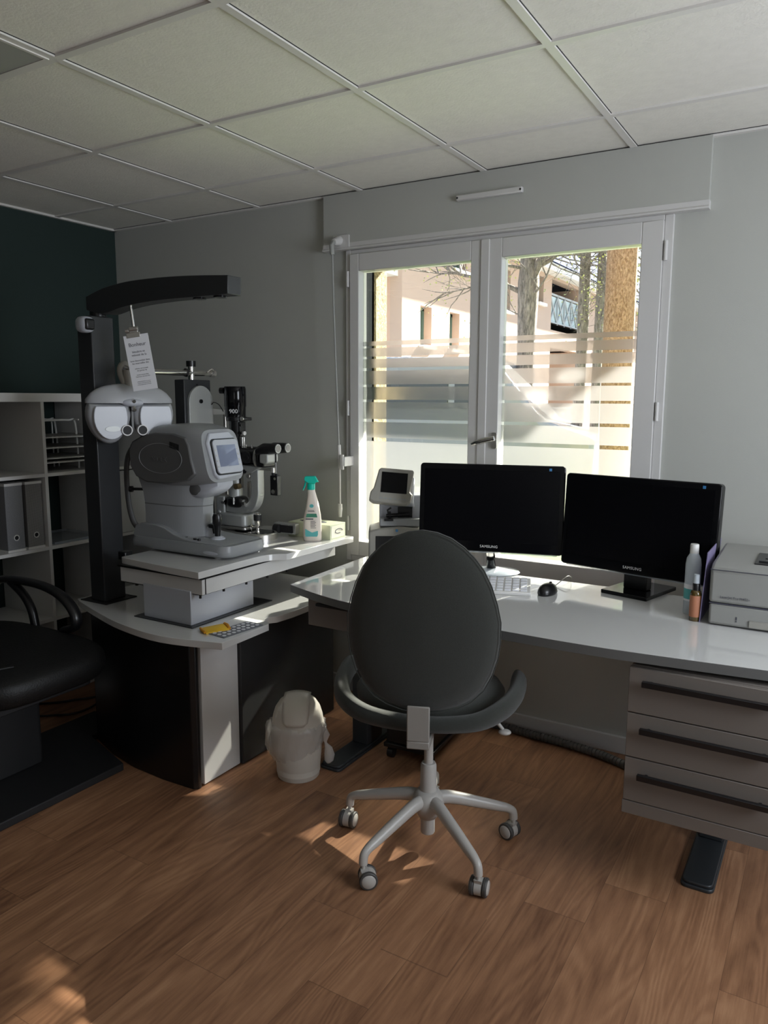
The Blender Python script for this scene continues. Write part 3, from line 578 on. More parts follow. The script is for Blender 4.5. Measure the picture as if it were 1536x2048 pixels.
MB_ = MB(); MB_.box(-1.572, -1.263, -1.084, -.62, WT, WT+.004); U(MB_, 'base_plate', 'anth', smooth=False)
MB_ = MB(); MB_.box(-1.535, -1.285, -1.066, -.712, WT+.004, .735); U(MB_, 'lift_column', 'instr_l', bevel=.002)
# rack of keypad dots etc. on worktop handled as separate things below
tt = MB(); TZ = .82
outl = [(-1.675, -1.045)] + [tuple(p.xy) for p in smooth_path([(-1.68, -1.05, 0), (-1.56, -1.064, 0), (-1.40, -1.08, 0), (-1.217, -1.09, 0)], 4)][1:] + [(-1.217, -.80)] + [tuple(p.xy) for p in smooth_path([(-1.217, -.78, 0), (-1.208, -.715, 0), (-1.185, -.68, 0), (-1.153, -.655, 0)], 4)] + [(-1.14, -.18), (-1.60, -.13), (-1.68, -.16)]
tt.prism(outl, 'xy', TZ-.026, TZ); U(tt, 'instrument_table', 'gloss_white', bevel=.0015)
ap = MB(); ap.box(-1.665, -1.228, -1.062, -.20, .727, TZ-.034); U(ap, 'table_apron', 'gloss_white', bevel=.001)
ap = MB(); ap.box(-1.672, -1.222, -1.07, -.20, TZ-.034, TZ-.026); ap.box(-1.665, -1.240, -1.055, -.20, .722, .727); ap.box(-1.2279, -1.2272, -1.047, -1.042, .727, .786); U(ap, 'shadow_gap', 'black', smooth=False)
for yy in (-1.055, -.93, -.80, -.67, -.54):
    q = MB(); q.cyl((-1.245, yy, .712), (-1.245, yy, .722), .005, n=10); U(q, 'bolt', 'black')
q = MB(); q.cyl((-1.60, -1.04, .712), (-1.60, -1.04, .722), .006, n=10); q.cyl((-1.55, -1.045, .712), (-1.55, -1.045, .722), .006, n=10); U(q, 'bolt', 'black')
q = MB(); q.box(-1.715, -1.672, -1.03, -.99, .80, .835); U(q, 'lock_lever', 'black', bevel=.004)
# pillar with boom
Mp = Matrix.Translation((-1.8745, -.9545, 0))
q = MB(); q.box(-.0425, .0425, -.0545, .0545, WT+.004, 1.765, Mp); U(q, 'pillar', 'anth', bevel=.004)
q = MB(); q.box(-.085, .075, -.075, .085, WT, WT+.004, Mp); U(q, 'pillar_base_plate', 'black_matt', smooth=False)
q = MB(); q.cyl((-1.86, -.950, 1.765), (-1.86, -.950, 1.79), .032); U(q, 'swivel_joint', 'black')
bo = MB(); bo.prism([tuple(p.xy) for p in smooth_path([(-1.885, 1.842, 0), (-1.783, 1.868, 0), (-1.654, 1.883, 0), (-1.518, 1.886, 0), (-1.389, 1.884, 0), (-1.266, 1.878, 0), (-1.136, 1.869, 0)], 4)] + [tuple(p.xy) for p in smooth_path([(-1.138, 1.806, 0), (-1.305, 1.805, 0), (-1.444, 1.805, 0), (-1.577, 1.800, 0), (-1.688, 1.789, 0), (-1.79, 1.772, 0), (-1.885, 1.755+.035, 0)], 4)], 'xz', -.985, -.915); U(bo, 'lamp_boom', 'anth', bevel=.002)
for xx in (.58, .68):
    q = MB(); q.cyl((-1.885+xx, -.950, 1.800), (-1.885+xx, -.950, 1.8055), .024); U(q, 'lamp_lens', 'black_gloss')
# projector remote / camera unit near the pillar top
q = MB(); q.ell((0, 0, 0), (.034, .030, .032), pw=.7, mx=Mp @ Matrix.Translation((.034, -.076, 1.728))); pj = U(q, 'sensor_unit', 'instr_l', ang=80)
q = MB(); q.box(.055, .0705, -.098, -.056, 1.706, 1.750, Mp); q2 = q.build('sensor_window', 'black', pj, mx=Matrix.Translation((1.5, .65, 0)), bevel=.008)
# refractor arm pedestal
ar = MB(); ar.prism([(-.61, TZ), (-.44, TZ), (-.44, 1.40), (-.445, 1.47), (-.445, 1.525), (-.61, 1.525)], 'yz', -1.80, -1.742); U(ar, 'arm_post', 'anth', bevel=.004)
ar = MB(); ar.prism([(-.520 + .074*math.cos(a), 1.425 + .074*math.sin(a)) for a in [PI*i/14 for i in range(15)]] + [(-.60, TZ+.2), (-.45, TZ+.2)], 'yz', -1.742, -1.728); U(ar, 'arm_cover', 'silver_p', bevel=.002)
ar = MB(); ar.cyl((-1.729, -.525, 1.43), (-1.722, -.525, 1.43), .009); ar.cyl((-1.742, -.53, 1.503), (-1.738, -.53, 1.503), .004, n=10); U(ar, 'pivot_bolt', 'black')
ar = MB(); ar.cyl((-1.76, -.92, 1.552), (-1.76, -.43, 1.556), .0135); ar.cyl((-1.76, -.545, 1.523), (-1.76, -.545, 1.582), .014); U(ar, 'support_rod', 'chrome')
ar = MB(); ar.cyl((-1.76, -.545, 1.582), (-1.76, -.545, 1.607), .021, n=12); ar.cyl((-1.76, -.585, 1.545), (-1.76, -.57, 1.565), .015, n=12); U(ar, 'clamp_knob', 'black')
ar = MB(); ar.tube(smooth_path([(-1.745, -.46, 1.56), (-1.735, -.44, 1.575), (-1.74, -.425, 1.56), (-1.76, -.42, 1.55)], 4), .003, n=8); ar.cyl((-1.76, -.43, 1.556), (-1.76, -.40, 1.556), .016, .016); U(ar, 'rod_end', 'silver')

# ------------------------------------------------------------------ phoropter (hangs on the rod)
W2 = Vector((.41, .912, 0)); N2 = Vector((.912, -.41, 0))
ph = thing('phoropter', 'white double-lens eye testing head with two round apertures', 'phoropter', (-1.742, -.912, 1.39))
PM = Matrix(((W2.x, N2.x*-1, 0, 0), (W2.y, N2.y*-1, 0, 0), (0, 0, 1, 0), (0, 0, 0, 1)))     # local x = width, local -y = towards operator, z up
for sx in (-1, 1):
    q = MB(); rings = []
    for i in range(13):
        t = -1 + 2*i/12; dy = .048 * t; rr = (1 - abs(t) ** 3.2) ** .42 if abs(t) < 1 else .35
        rr = max(rr, .45); ring = []
        for j in range(40):
            a = 2*PI*j/40; x = math.cos(a); z = math.sin(a)
            z = min(z, .42)                                            # flat top under the cover seam
            pinch = 1 - .18 * max(0, -z) * (1 if x * sx < 0 else .55)
            ring.append((sx*.088 + x*.086*rr*pinch, dy, -.015 + z*.112*rr))
        rings.append(ring)
    q.loft(rings); lb = q.build('lens_housing', 'housing', ph, mx=PM, ang=60)
    q = MB(); q.prism([(sx*.090 + .066*math.cos(2*PI*i/32)*(1), -.022 + .088*min(.50, math.sin(2*PI*i/32))) for i in range(32)], 'xz', -.0495, -.044); q.build('face_plate', 'instr_l', lb, mx=PM, bevel=.003)
    ax, az = sx*.031, -.074
    rg_ = MB(); rg_.loft([[(ax + rr_*math.cos(2*PI*j/24), yy, az + rr_*math.sin(2*PI*j/24)) for j in range(24)] for rr_, yy in ((.0215, -.040), (.0215, -.057), (.0175, -.057), (.0175, -.040))], closed=True); rg_.build('aperture_ring', 'pvc', lb, mx=PM)
    MB().cyl((ax, -.040, az), (ax, -.0545, az), .0174).build('aperture', 'black_matt', lb, mx=PM)
q = MB(); rings = []
for i in range(17):
    t = -1 + 2*i/16; xx = .172 * t; e_ = max(0.05, (1 - abs(t) ** 2.6)) ** .5; rings.append([(xx, .046*e_*math.cos(a), .033 + .078*e_*max(0, math.sin(a))) for a in [2*PI*j/28 for j in range(28)]])
q.loft(rings); q.build('top_cover', 'housing', ph, mx=PM, ang=60)
q = MB(); q.prism([(-.085 + .030*math.cos(a), -.068 + .011*math.sin(a)) for a in [2*PI*i/20 for i in range(20)]], 'xz', -.052, -.047); q.build('badge', 'silver_p', ph, mx=PM)
q = MB(); q.ell((0, -.035, .035), (.045, .022, .016), pw=.9); q.build('bridge', 'instr_l', ph, mx=PM); q = MB(); q.cyl((.0, -.045, .045), (.0, -.060, .04), .007); q.cyl((0, -.05, .015), (0, -.058, .005), .009); q.build('level_vial', 'chrome', ph, mx=PM)
q = MB(); q.tube(smooth_path([(-.02, 0, .11), (-.035, 0, .16), (-.02, 0, .19), (.01, 0, .175), (.012, 0, .12)], 4), .011, n=10); q.cyl((0, 0, .10), (0, 0, .165), .022); q.build('hanger', 'putty', ph, mx=PM)
q = MB(); q.box(-.004, .004, -.03, 0, -.08, .03); q.build('nose_slot', 'instr_shade_trim', ph, mx=PM)

# near-vision card on its rod
cd = thing('reading_card', 'white French reading test card clipped to a chrome rod', 'card', (-1.648, -.980, 1.69))
CR = Vector((.859, .512, 0)); tiltm = Matrix.Rotation(R(-7.5), 4, Vector((-.512, .859, 0)) * -1)
def CM(o=(0, 0, 0)): return facing(o, CR, (0, 0, 1))
ctilt = Matrix.Rotation(R(8.5), 4, 'Z')
C0 = CM() @ ctilt
q = MB(); q.box(-.048, .048, -.212, 0, -.0008, .0008); q.build('card_sheet', 'paper', cd, mx=C0 @ Matrix.Translation((.022, -.008, 0)), smooth=False)
cx = .022
for body, size, yy in (('Bonheur', .0195, -.045), ('bleuâtre et', .0112, -.072), ('velouté de la', .0112, -.0845), ('lune descendait dans', .0092, -.106), ('les intervalles des', .0092, -.116), ('arbres, et trouvait', .0070, -.136), ('des gerbes de', .0070, -.144), ('lumière jusque dans', .0058, -.160), ("l'épaisseur des bois d'or", .0058, -.167), ('comme descendu du ciel pur', .0045, -.186), ('mettait à découvert des nids', .0045, -.192), ('où dormaient dans la mousse', .0045, -.198)):
    text(body, size, 'ink', cd, C0 @ Matrix.Translation((cx, yy, .0012)), ext=.0001)
q = MB(); q.cyl((.006, .118, -.006), (.016, .012, -.006), .0058, n=12); q.build('rod', 'chrome', cd, mx=CM() @ Matrix.Identity(4))
q = MB(); q.box(-.012, .040, -.018, .001, -.003, .004); q.box(.002, .034, .000, .012, -.005, .006); q.cyl((.004, .014, .0), (.036, .014, .0), .010); q.cyl((-.014, .010, 0), (.0, .010, 0), .008); q.build('clip', 'silver', cd, mx=C0, bevel=.001)

# ------------------------------------------------------------------ autorefractor
au = thing('autorefractor', 'bulky grey autorefractor with tilted display and black joystick', 'eye instrument', (-1.53, -.775, TZ))
A = lambda mb, n, m, **k: mb.build(n, m, k.pop('parent', au), mx=Matrix.Translation((1.53, .775, -TZ)), **k)
yc = -.775
def sect(x, zl, zh, hw, pw=.42, n=36, shear=0, flatn=None):
    sg = lambda v: math.copysign(abs(v) ** pw, v); out = []
    for j in range(n):
        a = 2*PI*j/n; yy = hw*sg(math.cos(a)); zz = (zl+zh)/2 + (zh-zl)/2*sg(math.sin(a)); out.append((x + shear*(zz - (zl+zh)/2), yc + yy, zz))
    return out
q = MB(); q.loft([sect(-1.775, 1.135, 1.275, .075), sect(-1.770, 1.125, 1.288, .088), sect(-1.72, 1.105, 1.315, .108), sect(-1.64, 1.09, 1.336, .118), sect(-1.56, 1.088, 1.343, .120), sect(-1.48, 1.095, 1.342, .119, shear=-.05), sect(-1.42, 1.105, 1.334, .114, shear=-.15), sect(-1.375, 1.115, 1.322, .104, shear=-.22)])
A(q, 'head_shell', 'instr', ang=50)
q = MB(); q.loft([sect(-1.835, 1.165, 1.245, .05), sect(-1.828, 1.145, 1.262, .072), sect(-1.79, 1.130, 1.278, .084), sect(-1.77, 1.128, 1.282, .086)]); A(q, 'forehead_end', 'black', ang=50)
# side cheek, shade put into a darker colour, with oval emboss and vents
q = MB(); q.prism([(-1.775, 1.235), (-1.755, 1.268), (-1.70, 1.292), (-1.62, 1.308), (-1.52, 1.306), (-1.455, 1.292), (-1.437, 1.262), (-1.425, 1.20), (-1.408, 1.150), (-1.45, 1.122), (-1.56, 1.104), (-1.68, 1.104), (-1.74, 1.125), (-1.77, 1.165)], 'xz', yc-.1245, yc-.085); A(q, 'shaded_side_panel', 'instr_shade_trim', bevel=.006)
q = MB()
for i in range(8): q.box(-1.538+i*.0065, -1.5345+i*.0065, yc-.1260, yc-.12, 1.250-i*.0015, 1.274-i*.0015)
A(q, 'vent_slots', 'black')
em = MB(); em.tube([(-1.595 + .120*math.cos(a), yc-.1247, 1.205 + .060*math.sin(a)) for a in [2*PI*i/40 for i in range(41)]], .0012, n=6); A(em, 'emboss_ring', 'instr')
text('NIDEK', .030, 'instr_shade_trim', au, Matrix.Translation((1.53, .775, -TZ)) @ facing((-1.60, yc-.1252, 1.20), (1, 0, 0), (0, 0, 1)), ext=.0006)
# display front, tilted back
tl_ = R(14); nF = Vector((math.cos(tl_), 0, math.sin(tl_))); uF = Vector((-math.sin(tl_), 0, math.cos(tl_))); FM = facing((-1.372, yc, 1.215), (0, 1, 0), uF)
q = MB(); hexp = [(-.086, .055), (-.062, .096), (.052, .100), (.092, .056), (.094, -.062), (.070, -.082), (-.056, -.092), (-.074, -.070)]
q.prism(hexp, 'xy', -.02, .010); A(q, 'display_hood', 'instr_l', bevel=.006, mx=None) if False else q.build('display_hood', 'instr_l', au, mx=Matrix.Translation((1.53, .775, -TZ)) @ FM, bevel=.006)
q = MB(); q.prism(rrect(-.070, .082, -.076, .070, .018), 'xy', .009, .012); q.build('display_gasket', 'black', au, mx=Matrix.Translation((1.53, .775, -TZ)) @ FM)
q = MB(); q.prism(rrect(-.065, .078, -.071, .065, .016), 'xy', .011, .020); bz = q.build('display_bezel', 'instr_l', au, mx=Matrix.Translation((1.53, .775, -TZ)) @ FM, bevel=.002)
q = MB(); q.box(-.048, .058, -.044, .042, .0195, .0207); q.build('display', 'lcd', bz, mx=Matrix.Translation((1.53, .775, -TZ)) @ FM)
q = MB(); 
for i in range(4):
    q.cyl((-.058, .024-i*.022, .0195), (-.058, .024-i*.022, .0215), .0035, n=12); q.cyl((.068, .024-i*.022, .0195), (.068, .024-i*.022, .0215), .0035, n=12)
q.build('button', 'silver', bz, mx=Matrix.Translation((1.53, .775, -TZ)) @ FM)
# column
q = MB(); col = [(-1.735, yc+.085), (-1.735, yc-.085), (-1.555, yc-.085), (-1.50, yc-.065), (-1.462, yc-.03), (-1.455, yc), (-1.462, yc+.03), (-1.50, yc+.065), (-1.555, yc+.085)]
def colring(z, sx=1.0, dx=0.0): return [(-1.60 + (x+1.60)*sx + dx, yc + (y-yc)*(.9+.1*sx), z) for x, y in col]
q.loft([colring(.885), colring(.93), colring(1.01, 1.0), colring(1.06, 1.06), colring(1.12, 1.25)]); A(q, 'column', 'instr', ang=30)
q = MB(); q.loft([colring(1.008, 1.012), colring(1.0125, 1.012)]); A(q, 'column_seam', 'instr_shade_trim')
q = MB(); q.box(-1.742, -1.722, yc-.075, yc+.075, .90, 1.10); q.box(-1.765, -1.735, yc-.06, yc+.06, .90, 1.02); A(q, 'rear_cover', 'black', bevel=.004)
# chin housing below display
q = MB(); q.loft([sect(-1.54, 1.06, 1.11, .05), sect(-1.50, 1.045, 1.125, .062), sect(-1.45, 1.045, 1.135, .066), sect(-1.40, 1.065, 1.14, .060), sect(-1.365, 1.09, 1.135, .045)]); A(q, 'chin_housing', 'instr_l', ang=60)
q = MB(); q.ell((-1.475, yc-.060, 1.085), (.042, .010, .028)); A(q, 'side_window', 'instr_shade_trim', ang=80)
# side arm hose
q = MB(); q.tube(smooth_path([(-1.80, yc-.03, 1.27), (-1.85, yc-.05, 1.22), (-1.868, yc-.06, 1.15), (-1.855, yc-.07, 1.02), (-1.82, yc-.08, .93), (-1.785, yc-.07, .885)], 6), [(.016, .009)] * 31, n=12, flat=(1, 0, 0)); A(q, 'head_frame', 'instr_shade_trim', ang=80)
q = MB(); q.cyl((-1.835, yc-.06, 1.06), (-1.79, yc-.04, 1.06), .006); q.cyl((-1.845, yc-.068, 1.06), (-1.833, yc-.062, 1.06), .013); A(q, 'chinrest_knob', 'black')
# base deck
q = MB(); q.prism([(-1.785, .866), (-1.782, .892), (-1.768, .918), (-1.735, .930), (-1.65, .930), (-1.60, .920), (-1.55, .899), (-1.49, .885), (-1.42, .880), (-1.30, .878), (-1.278, .872), (-1.275, .864)], 'xz', yc-.112, yc+.115); A(q, 'deck', 'instr', bevel=.010, seg=3)
q = MB(); b0 = rrect(-1.80, -1.255, yc-.130, yc+.130, .05)
q.loft([[(x*.97-.046, (y-yc)*.90+yc, TZ+.007) for x, y in b0], [(x*.995-.0075, (y-yc)*.985+yc, TZ+.013) for x, y in b0], [(x, y, TZ+.020) for x, y in b0], [(x, y, TZ+.034) for x, y in b0], [(x*.985-.0225, (y-yc)*.94+yc, TZ+.054) for x, y in b0]]); A(q, 'base_tray', 'instr', ang=50)
q = MB()
for x in (-1.74, -1.33):
    for y in (yc-.09, yc+.09): q.cyl((x, y, TZ), (x, y, TZ+.008), .014)
A(q, 'feet', 'pvc')
q = MB(); q.ell((-1.335, yc-.129, TZ+.026), (.040, .003, .008)); A(q, 'side_badge', 'instr_l', ang=80)
jx, jy = -1.40, yc-.015
q = MB(); q.lathe([(.030, .876), (.030, .883), (.020, .889), (.017, .891)], (jx, jy, 0)); A(q, 'joystick_collar', 'instr_l')
q = MB(); q.lathe([(.011, .885), (.012, .905), (.0155, .93), (.0175, .94), (.0195, .943), (.0195, .970), (.015, .982), (.002, .984)], (jx, jy, 0)); A(q, 'joystick', 'black', ang=45)
q = MB()
for x, y in ((-1.505, yc-.085), (-1.452, yc-.09), (-1.43, yc-.09)): q.cyl((x, y, .878), (x, y, .889), .007, n=12)
A(q, 'deck_button', 'black')
q = MB(); q.lathe([(.034, .872), (.034, .90), (.030, .92), (.018, .932), (.003, .936)], (-1.462, yc+.015, 0), sx=1.0); A(q, 'printer_bulge', 'instr_l', ang=60)
q = MB(); q.box(-1.455, -1.425, yc-.012, yc+.022, .918, .934); q.box(-1.447, -1.428, yc-.005, yc+.02, .895, .918); A(q, 'lock_knob', 'black', bevel=.003)

# ------------------------------------------------------------------ slit lamp
sl = thing('slit_lamp', 'black and silver slit lamp microscope with binocular eyepieces', 'microscope', (-1.55, -.43, TZ))
S = lambda mb, n, m, **k: mb.build(n, m, k.pop('parent', sl), mx=Matrix.Translation((1.55, .43, -TZ)), **k)
y = -.43
q = MB(); stad = rrect(-1.74, -1.392, y-.088, y+.062, .074, 8); q.loft([[(a, b, TZ) for a, b in stad], [(a, b, TZ+.026) for a, b in stad], [(-1.566+(a+1.566)*.98, y-.013+(b-y+.013)*.96, TZ+.030) for a, b in stad]]); S(q, 'base_tray', 'silver', ang=40)
q = MB(); q.prism(rrect(-1.60, -1.405, y-.070, y+.045, .056, 8), 'xy', TZ+.030, TZ+.0315); S(q, 'glide_plate', 'black_gloss')
q = MB(); q.prism(rrect(-1.69, -1.525, y-.055, y+.05, .018), 'xy', TZ+.036, TZ+.048); S(q, 'carriage', 'silver', bevel=.002)
q = MB(); q.prism(rrect(-1.69, -1.525, y-.055, y+.05, .022), 'xy', TZ+.050, TZ+.106); S(q, 'stage_block', 'silver_p', bevel=.008, seg=3)
q = MB(); q.cyl((-1.505, y-.03, TZ+.03), (-1.505, y-.03, TZ+.065), .003, n=8); q.cyl((-1.505, y-.03, TZ+.055), (-1.505, y-.03, TZ+.065), .006, n=10); S(q, 'locking_pin', 'chrome')
q = MB(); q.lathe([(.012, .03), (.008, .042), (.0105, .055), (.0155, .078), (.0165, .086)], (-1.468, y-.03, TZ)); js = S(q, 'joystick', 'chrome', ang=45)
q = MB(); q.lathe([(.0175, .085), (.0180, .109), (.0175, .112)], (-1.468, y-.03, TZ)); q.build('grip', 'black_matt', js, mx=Matrix.Translation((1.55, .43, -TZ))); q = MB(); q.lathe([(.0172, .112), (.015, .118), (.003, .121)], (-1.468, y-.03, TZ)); q.build('joystick_cap', 'chrome', js, mx=Matrix.Translation((1.55, .43, -TZ)), ang=60)
# L shaped microscope arm
arm = smooth_path([(-1.66, y, .950), (-1.60, y, .945), (-1.545, y, .950), (-1.51, y, .970), (-1.492, y, 1.01), (-1.490, y, 1.06), (-1.490, y, 1.13)], 5)
q = MB(); q.loft([[p + Vector((0, -.022, 0)) + n_*.021, p + Vector((0, .022, 0)) + n_*.021, p + Vector((0, .022, 0)) - n_*.021, p + Vector((0, -.022, 0)) - n_*.021] for p, n_ in [(arm[i], ((arm[min(i+1, len(arm)-1)] - arm[max(i-1, 0)]).normalized()).cross(Vector((0, 1, 0)))) for i in range(len(arm))]]); S(q, 'microscope_arm', 'silver_p', bevel=.003, ang=50)
q = MB(); q.box(-1.715, -1.665, y-.03, y+.03, .905, 1.00); q.cyl((-1.69, y-.032, .925), (-1.69, y-.045, .925), .012); S(q, 'rear_bracket', 'silver_p', bevel=.006)
q = MB(); q.box(-1.535, -1.515, y-.02, y+.02, 1.00, 1.075); q.cyl((-1.52, y-.03, 1.10), (-1.52, y+.0, 1.10), .010); S(q, 'scale_plate', 'silver', bevel=.002)
q = MB(); q.prism([(-1.59, 1.135), (-1.50, 1.115), (-1.465, 1.135), (-1.44, 1.145), (-1.60, 1.150)], 'xz', y-.03, y+.03); S(q, 'scope_bracket', 'silver_p', bevel=.003)
# illumination tower
q = MB(); q.cyl((-1.618, y, 1.00), (-1.618, y, 1.085), .031); q.cyl((-1.605, y, 1.085), (-1.605, y, 1.10), .022); S(q, 'mirror_post', 'silver_p', ang=50)
q = MB(); q.cyl((-1.575, y-.025, 1.052), (-1.575, y-.050, 1.052), .013); S(q, 'slit_knob', 'brass')
q = MB(); q.ell((-1.61, y, .977), (.05, .034, .028), pw=.6); q.cyl((-1.60, y, .955), (-1.60, y, 1.0), .03); S(q, 'tilt_joint', 'black', ang=60)
q = MB(); q.cyl((-1.665, y-.02, .972), (-1.68, y-.02, .972), .012); S(q, 'tilt_knob', 'chrome')
q = MB(); q.cyl((-1.555, y-.02, .975), (-1.54, y-.02, .975), .017); S(q, 'tilt_knob', 'chrome')
q = MB(); q.cyl((-1.602, y-.036, .968), (-1.602, y-.036, 1.0), .0045); S(q, 'stop_pin', 'chrome')
q = MB(); q.cyl((-1.605, y, 1.10), (-1.605, y, 1.28), .018); q.cyl((-1.60, y-.02, 1.115), (-1.56, y-.02, 1.118), .018); q.box(-1.588, -1.580, y-.01, y+.01, 1.04, 1.28); q.cyl((-1.555, y-.03, 1.12), (-1.535, y-.03, 1.12), .009); S(q, 'slit_column', 'black', ang=45)
q = MB(); q.cyl((-1.605, y, 1.275), (-1.605, y, 1.345), .033); q.box(-1.60, -1.568, y-.02, y+.02, 1.275, 1.34); S(q, 'filter_drum', 'black', bevel=.003)
q = MB(); q.cyl((-1.572, y-.02, 1.290), (-1.548, y-.02, 1.290), .006); q.cyl((-1.57, y-.015, 1.325), (-1.562, y-.015, 1.325), .006); S(q, 'aperture_lever', 'black')
MB().cyl((-1.549, y-.02, 1.290), (-1.540, y-.02, 1.290), .0095).build('lever_tip', 'pvc', sl, mx=Matrix.Translation((1.55, .43, -TZ)))
q = MB(); q.cyl((-1.605, y, 1.342), (-1.605, y, 1.362), .047); q.box(-1.605, -1.535, y-.025, y+.025, 1.346, 1.360); S(q, 'collar', 'black', bevel=.003)
MB().cyl((-1.548, y-.025, 1.354), (-1.548, y-.031, 1.354), .010).build('collar_screw', 'chrome', sl, mx=Matrix.Translation((1.55, .43, -TZ)))
q = MB(); q.lathe([(.046, 1.362), (.047, 1.405), (.049, 1.41), (.049, 1.485), (.046, 1.496), (.002, 1.497)], (-1.610, y, 0)); S(q, 'lamp_housing', 'black_gloss', ang=40)
q = MB(); q.cyl((-1.655, y-.02, 1.478), (-1.675, y-.025, 1.478), .014, n=12); S(q, 'lamp_screw', 'black')
nrm = Vector((.45, -.89, 0)).normalized(); rt_ = Vector((.89, .45, 0)).normalized()
text('900', .026, 'white_ink', sl, Matrix.Translation((1.55, .43, -TZ)) @ facing(Vector((-1.605, y, 1.386)) + nrm*.0478, rt_, (0, 0, 1)), ext=.0015, name='lettering')
# microscope body
q = MB(); q.cyl((-1.60, y, 1.190), (-1.470, y, 1.190), .041); S(q, 'microscope_body', 'black', ang=45)
q = MB()
for x in (-1.575, -1.515):
    q.cyl((x, y-.030, 1.185), (x, y-.048, 1.185), .026); q.cyl((x+.012, y-.048, 1.185), (x+.012, y-.052, 1.185), .007)
S(q, 'magnification_drum', 'black_matt')
q = MB(); q.cyl((-1.473, y, 1.183), (-1.462, y, 1.183), .050, n=32); S(q, 'body_ring', 'silver', ang=45)
q = MB(); q.prism([(-1.462, 1.145), (-1.42, 1.142), (-1.415, 1.235), (-1.455, 1.235)], 'xz', y-.042, y+.042); S(q, 'prism_box', 'black', bevel=.006)
for yy in (y-.034, y+.034):
    q = MB(); q.loft([[(-1.45 , yy + .026*math.cos(a), 1.215 + .022*math.sin(a)) for a in [2*PI*i/24 for i in range(24)]], [(-1.42, yy + .029*math.cos(a), 1.225 + .026*math.sin(a)) for a in [2*PI*i/24 for i in range(24)]], [(-1.372, yy + .023*math.cos(a), 1.228 + .023*math.sin(a)) for a in [2*PI*i/24 for i in range(24)]], [(-1.345, yy + .021*math.cos(a), 1.229 + .021*math.sin(a)) for a in [2*PI*i/24 for i in range(24)]]]); ep = S(q, 'eyepiece', 'black', ang=50)
    q = MB(); q.cyl((-1.3455, yy, 1.229), (-1.341, yy, 1.229), .0195); q.build('eyepiece_rim', 'silver_p', ep, mx=Matrix.Translation((1.55, .43, -TZ)))
    q = MB(); q.cyl((-1.342, yy, 1.229), (-1.3403, yy, 1.229), .0145); q.build('eyepiece_lens', 'lens', ep, mx=Matrix.Translation((1.55, .43, -TZ)))
q = MB(); q.prism([(-1.43, 1.205), (-1.385, 1.205), (-1.385, 1.168), (-1.40, 1.160), (-1.43, 1.165)], 'xz', y-.055, y+.02); S(q, 'prism_cover', 'silver_p', bevel=.005)
q = MB(); q.cyl((-1.555, y-.02, 1.225), (-1.555, y-.02, 1.272), .0035); q.cyl((-1.545, y-.02, 1.225), (-1.545, y-.02, 1.272), .0035); q.cyl((-1.535, y-.02, 1.225), (-1.535, y-.02, 1.240), .0035); q.cyl((-1.50, y-.02, 1.225), (-1.50, y-.02, 1.240), .0035); S(q, 'pin', 'chrome')
q = MB(); q.box(-1.49, -1.395, y-.008, y+.008, 1.128, 1.138); q.cyl((-1.400, y, 1.120), (-1.400, y, 1.142), .009); S(q, 'swing_arm', 'silver')
q = MB(); q.box(-1.408, -1.368, y-.012, y+.012, 1.020, 1.108); q.cyl((-1.400, y, 1.105), (-1.400, y, 1.125), .007); q.cyl((-1.38, y, 1.105), (-1.38, y, 1.116), .008); hb = S(q, 'tonometer_box', 'black', bevel=.002)
q = MB(); q.cyl((-1.387, y-.012, 1.038), (-1.387, y-.019, 1.038), .010); q.cyl((-1.380, y-.012, 1.095), (-1.380, y-.015, 1.095), .006); q.build('tonometer_dial', 'chrome', hb, mx=Matrix.Translation((1.55, .43, -TZ)))
q = MB(); q.cyl((-1.382, y, 1.105), (-1.384, y, 1.170), .0022, n=8); S(q, 'suspension_rod', 'chrome'); q = MB(); q.cyl((-1.384, y, 1.165), (-1.384, y, 1.21), .004, n=8); S(q, 'suspension_stem', 'black')
q = MB(); q.prism(rrect(-1.47, -1.345, TZ+.012, TZ+.062, .008), 'xz', y+.085, y+.115); S(q, 'rail_cover', 'silver_p', bevel=.003)
q = MB(); q.cyl((-1.46, y+.08, TZ+.035), (-1.43, y+.08, TZ+.035), .020, n=18); q.box(-1.43, -1.36, y+.078, y+.086, TZ+.02, TZ+.052); S(q, 'rail_gear', 'black_matt')
# chin rest frame
q = MB(); q.cyl((-1.755, y-.10, TZ), (-1.755, y-.10, 1.39), .008); q.cyl((-1.755, y+.09, TZ), (-1.755, y+.09, 1.39), .008); q.prism([(-1.80, 1.368), (-1.655, 1.372), (-1.655, 1.392), (-1.82, 1.404), (-1.825, 1.392)], 'xz', y-.02, y+.01); q.cyl((-1.79, y-.02, 1.375), (-1.755, y-.03, 1.30), .005); S(q, 'headrest_frame', 'silver', ang=45)
q = MB(); q.tube(smooth_path([(-1.655, y-.03, 1.385), (-1.68, y-.03, 1.415), (-1.71, y-.03, 1.425), (-1.725, y-.03, 1.415)], 5), .002, n=6); S(q, 'lamp_cable', 'cable')

